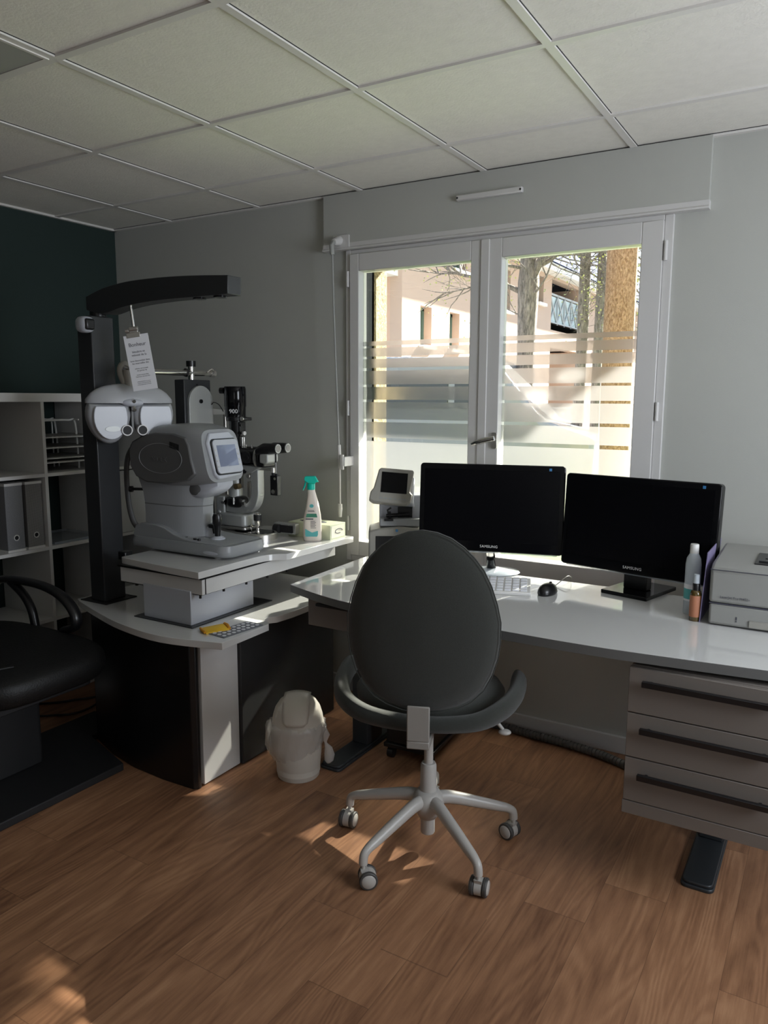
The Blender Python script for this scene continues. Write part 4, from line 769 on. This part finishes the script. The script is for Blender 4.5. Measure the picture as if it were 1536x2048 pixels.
# ------------------------------------------------------------------ things on the stand
bx = thing('tissue_box', 'pale green tissue box at the window end of the instrument table', 'tissue box', (-1.292, -.255, TZ))
MB().box(-.117, .117, -.060, .060, 0, .066).build('carton', 'tissue_box', bx, bevel=.001)
MB().box(.1172, .1180, -.052, .052, .006, .060).build('end_label', mat('cream_card', (0.80, 0.78, 0.66), 0.6), bx)
q = MB(); q.tube([(.1185, .028*math.cos(a)+.005, .034 + .010*math.sin(a)) for a in [2*PI*i/24 for i in range(21)]], .0016, n=6); q.build('leaf_emblem', 'ink', bx)
q = MB(); q.prism([(-.07 + .075*math.cos(a)+.05, .022*math.sin(a)) for a in [2*PI*i/24 for i in range(24)]], 'xy', .0655, .0668); q.build('slot', 'ink', bx)
q = MB(); q.loft([[(-.045, -.006, .066), (.02, -.006, .066), (.02, .006, .066), (-.045, .006, .066)], [(-.03, -.010, .085), (.012, -.008, .082), (.014, .006, .084), (-.026, .008, .086)], [(.002, -.004, .118), (.008, -.003, .112), (.008, .003, .112), (.002, .003, .118)]]); q.build('tissue', 'paper', bx, ang=80)
sp = thing('spray_bottle', 'cream disinfectant spray bottle with turquoise trigger head', 'spray bottle', (-1.238, -.362, TZ), R(30.8))
q = MB(); prof = [(.036, .018, 0, 0), (.040, .021, .004, 0), (.041, .022, .05, 0), (.040, .022, .09, 0), (.036, .021, .12, .001), (.030, .019, .15, .002), (.024, .017, .18, .001), (.019, .015, .205, -.001), (.0165, .014, .222, -.003), (.016, .014, .232, -.004)]
q.loft([[(dx + a_*math.copysign(abs(math.cos(t))**.8, math.cos(t)), b_*math.copysign(abs(math.sin(t))**.8, math.sin(t)), z) for t in [2*PI*i/32 for i in range(32)]] for a_, b_, z, dx in prof]); q.build('bottle', 'spray_body', sp, ang=60)
q = MB(); q.cyl((-.004, 0, .228), (-.004, 0, .256), .0175, n=20); q.prism([(-.032, .284), (-.034, .270), (-.022, .262), (-.012, .256), (.014, .256), (.020, .262), (.030, .262), (.014, .288), (-.026, .288)], 'xz', -.013, .013); hd_ = q.build('spray_head', 'spray_head', sp, bevel=.002)
q = MB(); q.tube([(-.026, 0, .270), (-.032, 0, .245), (-.040, 0, .226)], [(.004, .008), (.004, .007), (.003, .006)], n=10, flat=(1, 0, 0)); q.build('trigger', 'spray_head', hd_)
q = MB(); q.prism([(-.030, .030), (-.028, .022), (.022, .022), (.026, .030), (.026, .048), (.0, .040), (-.030, .056)], 'xz', -.0228, -.0222); q.build('teal_wave', 'teal', sp)
q = MB(); q.prism([(-.022, .124), (.020, .124), (.024, .108), (-.026, .108)], 'xz', -.0222, -.0212); q.build('green_banner', mat('label_green', (0.05, 0.22, 0.14), 0.5), sp)
q = MB(); q.prism([(-.001 + .009*math.cos(a), .158 + .008*math.sin(a)) for a in [2*PI*i/16 for i in range(16)]], 'xz', -.0200, -.0180); q.build('drop_emblem', 'teal', sp)
q = MB(); 
for i in range(6): q.box(-.006, .018 - .004*(i % 2), -.0232, -.0226, .060 + i*.006, .0618 + i*.006)
q.box(-.028, .006, -.0228, -.0222, .098, .1025); q.box(-.018, .012, -.0212, -.0205, .132, .134); q.box(-.018, .010, -.0212, -.0205, .137, .139); q.build('label_text', 'ink', sp)
kp = thing('keypad', 'dark grey flat keypad inset at the stand corner', 'keypad', (-1.118, -1.006, WT))
MB().box(-.042, .042, -.098, .098, 0, .0025).build('plate', 'pad_grey', kp, bevel=.001, mx=Matrix.Rotation(R(-5), 4, 'Z'))
k0 = None
for i in range(8):
    for j in range(3):
        if k0 is None: k0 = MB().cyl((0, 0, .0025), (0, 0, .0038), .0078, n=6).build('key', 'paper', kp); kk = k0
        else: kk = k0.copy(); COL.objects.link(kk)
        v = Matrix.Rotation(R(-5), 4, 'Z') @ Vector((-.025 + j*.025, -.082 + i*.0235, 0)); kk.location = v
ye = thing('yellow_pouch', 'folded yellow pouch beside the keypad', 'pouch', (-1.18, -1.055, WT), R(60))
q = MB(); q.loft([[(-.04, -.035, 0), (.045, -.032, 0), (.045, .030, 0), (-.042, .034, 0)], [(-.042, -.036, .006), (.047, -.030, .007), (.046, .031, .010), (-.043, .034, .005)], [(-.03, -.028, .010), (.038, -.024, .011), (.038, .022, .015), (-.032, .026, .010)]]); q.build('body', 'yellow', ye, ang=50)
q = MB(); q.tube([(.048, -.028, .008), (.050, 0, .013), (.047, .028, .012)], .006, n=8); q.tube([(-.043, -.03, .006), (-.046, 0, .008), (-.043, .03, .006)], .005, n=8); q.build('rolled_edge', mat('orange_foam', (0.75, 0.33, 0.02), 0.6), ye)

# ------------------------------------------------------------------ waste bin
bn = thing('waste_bin', 'small cream swing-lid waste bin with a plastic bag liner', 'bin', (-.968, -.838, 0))
q = MB(); q.lathe([(.078, 0), (.081, .004), (.090, .10), (.094, .205), (.096, .208), (.094, .210), (.088, .20), (.084, .02), (.001, .02)]); q.build('bucket', 'bin', bn, ang=50)
lr = MB(); lr.lathe([(.098, .200), (.101, .206), (.1005, .214), (.098, .222), (.095, .245), (.086, .275), (.070, .300), (.048, .317), (.022, .326), (.001, .328)]); ld = lr.build('dome_lid', 'bin', bn, ang=60)
fl = MB(); rings = []
cdir = Vector((.512, -.859, 0)); crr = Vector((.859, .512, 0))
prof_ = [(.1000, .232), (.0975, .245), (.0885, .276), (.0725, .302), (.050, .320), (.024, .3295), (0.0, .331), (-.024, .3295)]
for i, (r0_, z) in enumerate(prof_):
    hw = .050 if i > 1 else (.030 if i == 0 else .046)
    row = []
    for j in range(9):
        u = -hw + 2*hw*j/8; d_ = math.copysign(math.sqrt(max(r0_*r0_ - (u*u if abs(r0_) > hw else 0), 0)), r0_) if abs(r0_) > hw else r0_
        zz = z - (u*u)*(3.6 if abs(r0_) <= hw else .0); row.append(cdir*d_ + crr*u + Vector((0, 0, zz)))
    rings.append(row)
for i in range(len(rings)-1):
    for j in range(8): fl.bm.faces.new([fl.bm.verts.new(v) for v in (rings[i][j], rings[i][j+1], rings[i+1][j+1], rings[i+1][j])])
bmesh.ops.remove_doubles(fl.bm, verts=fl.bm.verts, dist=1e-5)
fo = fl.build('swing_flap', 'bin', bn, ang=80); so = fo.modifiers.new('thick', 'SOLIDIFY'); so.thickness = .003; so.offset = 1
q = MB(); rnd = random.Random(4); rings = []
for k_, (z, r0_) in enumerate([(.222, .099), (.215, .104), (.195, .109), (.165, .109), (.140, .103), (.118, .097), (.105, .0925)]):
    ring = []
    for j in range(64):
        a = 2*PI*j/64; dz = (-.030*math.cos(a - 3.9)) if k_ > 2 else 0; left = max(0, math.cos(a - 3.66)); amp = .0015 + .0022*(k_ > 0)
        ring.append(((r0_ + .014*left*(1 if 0 < k_ < 5 else .2) + amp*math.sin(17*a + k_*1.3) + amp*.8*math.sin(29*a - k_*2)) * math.cos(a), (r0_ + .014*left*(1 if 0 < k_ < 5 else .2) + amp*math.sin(17*a + k_*1.3)) * math.sin(a), z + dz + .003*math.sin(9*a)))
    rings.append(ring)
q.loft(rings, caps=False); bg_ = q.build('bag_liner', 'bag', bn, ang=80)
q = MB(); tx = crr*.108 + cdir*.02
q.loft([[tx + Vector((0, 0, z)) + crr*(dx + r0_*math.cos(2*PI*j/14)*(1+.15*math.sin(5*j))) + cdir*(r0_*.7*math.sin(2*PI*j/14)) for j in range(14)] for z, r0_, dx in ((.205, .006, -.006), (.17, .014, .002), (.145, .007, -.002), (.138, .005, 0), (.12, .014, .010), (.09, .020, .014), (.065, .017, .012), (.055, .008, .010))]); q.build('bag_knot', 'bag', bn, ang=80)

# ------------------------------------------------------------------ desk
DZ = .75
de = thing('desk', 'wide glossy white L-leg desk under the window', 'desk', (-.3, -.5, 0))
D = lambda mb, *a, **k: mb.build(*a, mx=Matrix.Translation((.3, .5, 0)), parent=k.pop('parent', de), **k)
q = MB(); fr_ = [tuple(p.xy) for p in smooth_path([(-1.000, -.832, 0), (-.83, -.895, 0), (-.66, -.935, 0), (-.40, -.955, 0), (-.11, -.958, 0), (.10, -.962, 0), (.28, -.955, 0), (.63, -.92, 0), (1.0, -.87, 0)], 4)]
q.prism(fr_ + [(1.05, -.86), (1.05, -.235), (-1.03, -.235), (-1.03, -.30)], 'xy', DZ-.029, DZ-.0012); dt = D(q, 'desktop', 'edge', bevel=.0005)
q = MB(); q.prism(fr_ + [(1.05, -.86), (1.05, -.235), (-1.03, -.235), (-1.03, -.30)], 'xy', DZ-.0012, DZ); D(q, 'laminate_top', 'gloss_white', parent=dt)
q = MB(); q.prism([(a, b) for a, b in ((-.985, -.80), (-.66, -.90), (-.11, -.925), (.28, -.92), (1.0, -.84), (1.0, -.25), (-.985, -.25))], 'xy', DZ-.040, DZ-.0295); D(q, 'desktop_underside', 'matt_white', smooth=False)
q = MB(); q.box(-.930, -.40, -.815, -.40, .600, DZ-.042); dr = D(q, 'drawer', 'greige', bevel=.002)
q = MB(); q.box(-.880, -.47, -.838, -.815, .684, .694); D(q, 'handle', 'black', parent=dr, bevel=.001)
for x0 in (-.930, .43):
    q = MB(); q.prism(rrect(x0, x0+.095, -.80 + (.045 if x0 < 0 else 0), -.14, .02), 'xy', 0, .012); q.prism(rrect(x0+.004, x0+.091, -.795 + (.045 if x0 < 0 else 0), -.145, .02), 'xy', .012, .022); D(q, 'foot', 'desk_leg', bevel=.003)
    q = MB(); q.box(x0+.01, x0+.085, -.53, -.41, .022, .40); q.box(x0+.02, x0+.075, -.52, -.42, .40, DZ-.042 if x0 < 0 else .28); D(q, 'leg', 'desk_leg', bevel=.004)
du = thing('drawer_cabinet', 'light grey three-drawer cabinet hanging under the right of the desk', 'cabinet', (.49, -.94, .29))
MB().box(-.205, .225, .019, .52, .012, .415).build('body', 'greige', du, bevel=.001)
MB().box(-.210, .230, -.001, .52, -.026, .012).build('bottom_board', 'greige', du, bevel=.001)
for z0, z1, zh in ((.280, .412, .375), (.147, .277, .237), (.014, .144, .100)):
    d_ = MB().box(-.208, .228, 0, .019, z0, z1).build('drawer', 'greige', du, bevel=.0015)
    q = MB(); q.box(-.168, .170, -.028, -.014, zh-.008, zh+.008); q.box(-.15, -.142, -.014, 0, zh-.004, zh+.004); q.box(.142, .15, -.014, 0, zh-.004, zh+.004); q.build('handle', 'black', d_, bevel=.001)
tw = thing('computer_tower', 'black computer tower on casters under the desk', 'computer', (-.66, -.33, 0), R(4))
MB().box(-.10, .10, -.21, .22, .07, .50).build('case', 'towercase', tw, bevel=.006); MB().box(-.11, .11, -.215, .225, .050, .068).build('trolley_plate', 'black', tw, bevel=.003)
for x in (-.085, .085):
    for yy in (-.19, .19): q = MB(); q.cyl((x-.012, yy, .022), (x+.012, yy, .022), .022); q.box(x-.008, x+.008, yy-.01, yy+.01, .03, .052); q.build('caster', 'black', tw)
MB().box(.045, .065, -.2112, -.2104, .085, .108).build('sticker', 'paper', tw)
hs = MB(); pth = smooth_path([(-.75, -.06, .018), (-.45, -.055, .018), (-.30, -.066, .018), (-.15, -.075, .018), (0.0, -.10, .018), (.10, -.135, .018), (.20, -.16, .018), (.34, -.17, .018)], 12)
cum = 0; acc = []; prev = pth[0]
for p in pth: acc.append((cum + (p - prev).length, p)); cum = acc[-1][0]; prev = p
def at_len(s_):
    for (a, p), (b, q_) in zip(acc, acc[1:]):
        if b >= s_: return p.lerp(q_, (s_ - a) / max(b - a, 1e-6))
    return acc[-1][1]
hose = MB(); s_ = 0; hose.tube([at_len(cum*i/60) for i in range(61)], .0125, n=12)
while s_ < cum - .02:
    a, b = at_len(s_), at_len(s_ + .0125); hose.cyl(a, b, .0165, n=14); s_ += .0165
tag(hose.build('cable_hose', 'hose', ang=50), 'segmented grey cable hose lying along the baseboard', 'cable hose')
q = MB(); q.tube(smooth_path([(-1.17, -.05, .46), (-1.05, -.05, .415), (-.92, -.05, .40), (-.84, -.06, .44), (-.83, -.10, .60)], 6), .0055, n=8); tag(q.build('cable', 'wire'), 'white cable looping on the wall behind the desk leg', 'cable')
q = MB(); q.tube(smooth_path([(-1.17, -.06, .45), (-1.05, -.06, .395), (-.92, -.06, .385), (-.80, -.07, .43), (-.79, -.10, .60)], 6), .0035, n=8); tag(q.build('cable', 'cable'), 'thin black cable hanging just below the white cable on the wall', 'cable')

# ------------------------------------------------------------------ monitors
def monitor(label, base, yaw, cz_, fwd, base_yaw, oval):
    t = thing('monitor', label, 'monitor', (base[0], base[1], DZ), base_yaw, group='monitors on the desk')
    X = Matrix.Translation((0, 0, 0)) @ Matrix.Rotation(yaw - base_yaw, 4, 'Z') @ Matrix.Translation((0, -fwd, cz_ - DZ)) @ Matrix.Rotation(R(-4), 4, 'X')
    w_, h_ = .570, .345
    q = MB(); q.prism(rrect(-w_/2, w_/2, -h_/2, h_/2, .014), 'xz', -.012, .022); bz_ = q.build('bezel', 'black_gloss', t, mx=X, bevel=.004, seg=3)
    q = MB(); q.box(-w_/2+.020, w_/2-.020, -.0132, -.012, -h_/2+.040, h_/2-.022); q.build('screen', 'screen', bz_, mx=X)
    q = MB(); q.prism(rrect(-w_/2+.02, w_/2-.02, -h_/2-.006, -h_/2+.02, .006), 'xz', -.004, .018); q.build('lower_strip', 'acrylic', bz_, mx=X, bevel=.002)
    text('SAMSUNG', .0145, 'white_ink', bz_, X @ facing((0.0, -.0125, -h_/2+.021), (1, 0, 0), (0, 0, 1)), ext=.0003, spacing=1.1, name='lettering')
    q = MB(); q.box(w_/2-.062, w_/2-.052, -.0138, -.0128, h_/2-.020, h_/2-.010); q.build('sticker', 'blue', bz_, mx=X)
    q = MB(); q.ell((0, .035, 0), (.22, .028, .13), pw=.6); q.build('back_shell', 'black', bz_, mx=X, ang=80)
    if oval:
        q = MB(); q.cyl((0, .01, .012), (0, -fwd*.4, .062), .020, .016); q.cyl((0, -.002, .05), (0, -fwd*.7+.03, .115), .016, .019); q.build('neck', 'black_gloss', t); q = MB(); q.cyl((.0, -fwd*.6+.01, .078), (.0, -fwd*.75+.01, .100), .0195); q.build('neck_collar', 'chrome', t)
        q = MB(); q.lathe([(.001, 0), (.098, 0), (.102, .004), (.098, .008), (.04, .016), (.001, .017)], sx=1.15, sy=.85, n=48); q.build('oval_base', mat('smoked_clear_base', (0.50, 0.55, 0.60), 0.06, coat=1.0), t, ang=50)
    else:
        q = MB(); q.box(-.088, .088, -.115, .115, 0, .014); q.build('base_plate', 'black_gloss', t, bevel=.002)
        q = MB(); q.box(-.045, .045, -.02, .02, .014, .095, Matrix.Translation((0, -fwd*.3, 0))); q.build('neck', 'black', t, bevel=.004)
monitor('dark monitor on an oval base directly behind the office chair', (-.438, -.235), R(14.3), 1.019, .055, R(14), True)
monitor('dark monitor on a square black base beside the printer', (.150, -.250), R(-11.6), .998, .045, R(-15), False)

# keyboard, mouse
kb = thing('keyboard', 'white keyboard lying below the dark monitor behind the chair', 'keyboard', (-.405, -.520, DZ), R(20))
q = MB(); q.prism([(-.085, 0), (.085, 0), (.085, .026), (-.085, .012)], 'yz', -.225, .225); q.build('body', 'matt_white', kb, bevel=.003)
kx = None; slope = math.atan2(.014, .17)
for r_i in range(5):
    n_keys = 15
    for c_i in range(n_keys):
        if r_i == 0 and c_i in (4, 5, 6, 7, 8): continue
        if kx is None: kx = MB().box(-.0115, .0115, -.011, .011, 0, .005).build('key', 'paper', kb, bevel=.001); o_ = kx
        else: o_ = kx.copy(); COL.objects.link(o_)
        yy = -.062 + r_i*.031; o_.location = (-.200 + c_i*.0286, yy, .012 + (yy+.085)*.0824); o_.rotation_euler = (slope, 0, 0)
MB().box(-.072, .072, -.073, -.051, .0145, .019).build('space_bar', 'paper', kb, bevel=.001)
ms = thing('computer_mouse', 'black computer mouse next to the white keyboard', 'mouse', (-.125, -.455, DZ), R(-5))
q = MB(); q.loft([[(a_*math.cos(t), b_*math.sin(t), z) for t in [2*PI*i/28 for i in range(28)]] for a_, b_, z in ((.028, .050, 0), (.031, .054, .006), (.030, .052, .016), (.025, .044, .028), (.014, .026, .036), (.002, .004, .0375))]); q.build('shell', 'black', ms, ang=80)
q = MB(); q.cyl((-.003, .025, .033), (.003, .025, .033), .007, n=14); q.build('scroll_wheel', 'black_matt', ms)
q = MB(); q.tube(smooth_path([(-.130, -.400, DZ+.006), (-.135, -.34, DZ+.003), (-.11, -.28, DZ+.03), (-.105, -.24, DZ+.02), (-.12, -.2, DZ+.003)], 6), .0018, n=6); tag(q.build('cable', 'silver'), 'thin cable running from the mouse towards the window', 'cable')

# lens meter
lm = thing('lens_meter', 'grey-beige lens meter with tilted dark screen behind the chair top', 'lens meter', (-.85, -.2, DZ), R(30.8))
q = MB(); q.prism([(-.165, 0), (.085, 0), (.085, .135), (.05, .150), (-.03, .158), (-.12, .150), (-.165, .138)], 'xz', -.085, .10); bd_ = q.build('body', 'putty', lm, bevel=.008)
MB().box(-.135, .055, -.087, -.084, .03, .118).build('dark_window', 'black', bd_, bevel=.003)
q = MB(); q.cyl((-.045, -.086, .142), (-.045, -.089, .142), .006, n=12); q.build('badge', 'blue', bd_)
MB().box(-.120, .085, -.02, .09, .150, .285).build('column', 'instr_l', lm, bevel=.006)
MB().box(-.118, .060, -.075, -.02, .158, .190).build('lens_table', 'instr', lm, bevel=.004)
q = MB(); q.box(-.04, .022, -.035, -.02, .190, .235); q.cyl((-.09, -.05, .200), (.01, -.04, .205), .008, n=10); q.cyl((-.075, -.07, .19), (-.075, -.02, .21), .006, n=8); q.box(-.098, -.06, -.085, -.06, .182, .190); q.tube([(-.08, -.05, .205), (-.085, -.055, .225), (-.07, -.05, .235)], .004, n=6); q.build('lens_clamp', 'black', lm)
HM = Matrix.Translation((-.055, -.065, .325)) @ Matrix.Rotation(R(4.5), 4, 'Y') @ Matrix.Rotation(R(-22), 4, 'X')
q = MB(); q.prism([(-.062, .078), (.072, .078), (.078, .07), (.066, -.02), (.078, -.03), (.072, -.062), (.055, -.074), (-.085, -.074), (-.104, -.062), (-.100, -.030), (-.088, -.012), (-.072, .070)], 'xz', -.012, .030); hm = q.build('screen_housing', 'putty', lm, mx=HM, bevel=.006)
q = MB(); q.box(-.058, .052, -.0135, -.012, -.030, .060); q.build('screen', 'screen', hm, mx=HM)
q = MB(); 
for i in range(6): q.box(-.062 + i*.020, -.048 + i*.020, -.0135, -.012, -.058, -.052)
q.build('button', 'instr', hm, mx=HM)
q = MB(); q.loft([[(-.05, .03, -.06), (.085, .03, -.06), (.085, .03, .06), (-.05, .03, .06)], [(-.03, .11, -.07), (.10, .11, -.07), (.09, .11, .0), (-.03, .11, .0)]]); q.build('head', 'instr_l', lm, mx=HM, bevel=.006)

# printer + things beside it
pr = thing('printer', 'light grey laser printer at the right end of the desk', 'printer', (.43, -.563, DZ))
q = MB(); q.box(.0, .38, .0, .33, .004, .070); q.build('paper_drawer', 'printer', pr, bevel=.008, seg=3)
q = MB(); q.prism([(0, .072), (0, .178), (.03, .196), (.33, .210), (.33, .072)], 'yz', -.002, .382); bb_ = q.build('body', 'printer', pr, bevel=.010, seg=3)
q = MB(); q.box(.115, .36, -.004, .002, .008, .030); q.build('tray_recess', 'putty', pr, bevel=.002)
q = MB(); q.box(0, .378, .001, .02, .0695, .0725); q.box(-.0025, .3825, -.0005, .20, .176, .1775); q.build('seam', 'ink', pr)
q = MB(); TM = Matrix.Translation((.0, .045, .1985)) @ Matrix.Rotation(R(2.6), 4, 'X'); q.box(.115, .36, .0, .155, -.003, .0015, TM); rc = q.build('output_tray', 'black', pr, bevel=.001); q = MB(); q.box(.125, .35, .025, .05, .0015, .006, TM); q.box(.14, .34, .07, .085, .0015, .005, TM); q.build('tray_flap', 'anth', rc, bevel=.001)
text('LaserJet Pro M402n', .0105, 'ink', pr, facing((.072, -.0028, .094), (1, 0, 0), (0, 0, 1)), ext=.0002, name='lettering'); 
q = MB(); q.box(.078, .0815, -.0012, -.0004, .020, .024); q.box(.078, .0815, -.0012, -.0004, .026, .036); q.build('level_mark', 'ink', pr)
fy = MB(); fy.box(-.0012, .0012, 0, .30, 0, .225, Matrix.Rotation(R(3), 4, 'Y')); tag(fy.build('flyer', 'flyer', loc=(.403, -.548, DZ)), 'dark purple flyer standing against the side of the printer', 'flyer')
b1 = thing('plastic_bottle', 'tall milky plastic bottle with white cap beside the printer', 'bottle', (.362, -.455, DZ))
q = MB(); q.lathe([(.001, 0), (.023, 0), (.0245, .004), (.0245, .165), (.022, .185), (.014, .200), (.012, .204), (.001, .204)]); q.build('body', 'milky', b1, ang=40); q = MB(); q.lathe([(.0135, .202), (.0135, .228), (.0125, .232), (.001, .232)]); q.build('cap', 'matt_white', b1, ang=40)
q = MB(); q.lathe([(.0248, .045), (.0250, .046), (.0250, .10), (.0248, .101)]); q.build('label', 'paper', b1); q = MB(); q.lathe([(.0251, .052), (.0252, .053), (.0252, .085), (.0251, .086)]); q.build('label_band', 'teal', b1)
b2_ = thing('amber_spray_bottle', 'small amber bottle with orange label and black pump', 'bottle', (.386, -.535, DZ))
q = MB(); q.lathe([(.001, 0), (.0155, 0), (.017, .003), (.017, .088), (.014, .097), (.010, .100), (.001, .100)]); q.build('body', 'amber', b2_, ang=40); q = MB(); q.lathe([(.0171, .014), (.0174, .015), (.0174, .082), (.0171, .083)]); q.build('label', 'orange_lab', b2_)
q = MB(); q.lathe([(.011, .098), (.0115, .118), (.010, .121), (.009, .122)]); q.build('pump_collar', 'black', b2_, ang=40); q = MB(); q.lathe([(.0095, .120), (.0085, .150), (.001, .151)]); q.build('clear_cap', 'milky', b2_, ang=40)

# ------------------------------------------------------------------ office chair
oc = thing('office_chair', 'grey-green upholstered swivel chair with oval back, seen from behind', 'office chair', (-.312, -1.012, 0), math.atan2(-.366, .93) * 0 + math.atan2(.366, .93))
HW = [(.566, .0), (.572, .055), (.585, .10), (.605, .138), (.64, .172), (.68, .193), (.73, .208), (.78, .2145), (.84, .2145), (.89, .204), (.94, .188), (.985, .167), (1.02, .142), (1.05, .113), (1.075, .078), (1.09, .040), (1.096, .0)]
out = [(h, z) for z, h in HW] + [(-h, z) for z, h in reversed(HW[1:-1])]
zc_ = .815
def pad_ring(s_, yoff):
    r = []
    for x, z in out:
        xx = x*s_; zz = zc_ + (z - zc_)*s_; r.append((xx + .004, -.262 + yoff + .55*xx*xx - .07*(zz - .6), zz))
    return r
q = MB(); q.loft([pad_ring(s_, yo) for s_, yo in ((.02, -.016), (.5, -.014), (.80, -.008), (.94, .002), (.99, .012), (1.0, .020), (.99, .030), (.94, .040), (.80, .050), (.5, .056), (.02, .058))]); q.build('backrest', 'fabric', oc, ang=80)
q = MB(); q.tube([Vector(p) for p in pad_ring(1.001, .002)] + [Vector(pad_ring(1.001, .002)[0])], .0014, n=6); q.build('back_piping', 'fabric', oc, ang=80)
# seat pan with curled rim
rim = smooth_path([(-.250, .09, .588), (-.266, .03, .582), (-.268, -.06, .566), (-.240, -.15, .548), (-.155, -.215, .532), (0, -.245, .528), (.145, -.222, .532), (.222, -.160, .547), (.262, -.08, .560), (.276, 0, .572), (.272, .07, .580)], 6)
nr = len(rim); q = MB(); q.tube(rim, [((.034 - .011*math.exp(-((i-nr/2)/9.0)**2))*min(1, .45 + i*.12, .45 + (nr-1-i)*.12), .025*min(1, .45 + i*.12, .45 + (nr-1-i)*.12)) for i in range(nr)], n=16, flat=(0, 0, 1)); q.build('seat_rim', 'fabric', oc, ang=80)
q = MB(); q.loft([[(a_*math.cos(t), .02 + b_*math.sin(t), z + .05*max(0, abs(a_*math.cos(t)) - .12)) for t in [2*PI*i/40 for i in range(40)]] for a_, b_, z in ((.10, .10, .488), (.20, .19, .494), (.232, .218, .508), (.236, .222, .532), (.222, .208, .553), (.16, .16, .562), (.02, .02, .563))]); q.build('seat', 'fabric', oc, ang=80)
q = MB(); br_ = [(-.300, .395), (-.296, .50), (-.292, .62), (-.286, .62), (-.288, .50), (-.290, .43), (-.270, .405), (-.10, .400), (.05, .405), (.05, .425), (-.10, .425), (-.24, .425)]
q.prism([(-.303, .500), (-.300, .602), (-.292, .602), (-.294, .500)], 'yz', -.033, .031); q.prism([(-.303, .478), (-.303, .500), (-.294, .503), (-.286, .494), (-.05, .492), (.08, .490), (.08, .462), (-.05, .458), (-.24, .466)], 'yz', -.033, .031); q.build('back_bracket', 'chair_grey', oc, bevel=.003)
q = MB(); q.prism(rrect(-.075, .075, -.10, .10, .02), 'xy', .455, .490); q.build('tilt_mechanism', 'chair_grey', oc, bevel=.005)
q = MB(); q.tube([(.06, .0, .475), (.17, .0, .470), (.205, .0, .455), (.232, -.01, .425)], .006, n=8); q.ell((.238, -.012, .418), (.020, .016, .009)); q.build('height_lever', 'chair_white', oc, ang=60)
q = MB(); q.cyl((0, 0, .20), (0, 0, .46), .0145); q.build('gas_piston', 'chair_white', oc)
q = MB(); q.lathe([(.001, .052), (.021, .052), (.023, .056), (.023, .12)], (0, 0, 0)); q.lathe([(.025, .115), (.030, .150), (.027, .19), (.0255, .284), (.022, .292), (.001, .292)], (0, 0, 0)); q.build('gas_lift', 'chair_white', oc, ang=40)
hubq = MB(); hubq.lathe([(.001, .105), (.030, .108), (.046, .135), (.052, .160), (.046, .185), (.034, .200), (.001, .201)]); hubq.build('hub', 'chair_white', oc, ang=60)
rzc = math.atan2(.366, .93)
for k_ in range(5):
    a = R(40 + 72*k_) - rzc; dx, dy = math.cos(a), math.sin(a); RR = .298
    P_ = lambda r, z: Vector((dx*r, dy*r, z))
    pth = smooth_path([P_(.025, .168), P_(.07, .168), P_(.16, .144), P_(.235, .122), P_(.268, .112), P_(.286, .098), P_(.290, .072)], 5)
    q = MB(); q.tube(pth, [(.024 - .010*min(1, i/20), .021 - .008*min(1, i/22)) for i in range(len(pth))], n=14, flat=(0, 0, 1)); lg = q.build('leg', 'chair_white', oc, ang=80)
    ca = a + R(35 + 30*math.sin(k_*2.3)); ax_ = Vector((math.cos(ca), math.sin(ca), 0)); off = Vector((-ax_.y, ax_.x, 0)) * .014; c = P_(.290, .028) + off
    q = MB(); q.cyl(P_(.290, .055), P_(.290, .078), .006, n=10); q.cyl(c - ax_*.011, c + ax_*.011, .026, n=24); q.loft([[P_(.290, .058) + ax_*s1 + off*s2*.6 for s1, s2 in ((-.012, -1), (.012, -1), (.012, 1.4), (-.012, 1.4))], [c + ax_*s1 + off*s2*.9 for s1, s2 in ((-.012, -1), (.012, -1), (.012, 1), (-.012, 1))]]); cs_ = q.build('caster_yoke', 'chair_white', lg, ang=40)
    for sgn in (-1, 1):
        MB().cyl(c + ax_*sgn*.013, c + ax_*sgn*.026, .028, n=28).build('caster_tyre', 'wheel', lg, ang=40, bevel=.003)
        MB().lathe([(.0215, .0), (.019, .0025), (.001, .004)], mx=Matrix.Translation(c + ax_*sgn*.0262) @ (ax_*sgn).to_track_quat('Z', 'Y').to_matrix().to_4x4(), n=24).build('caster_cap', 'chair_white', lg, ang=60)
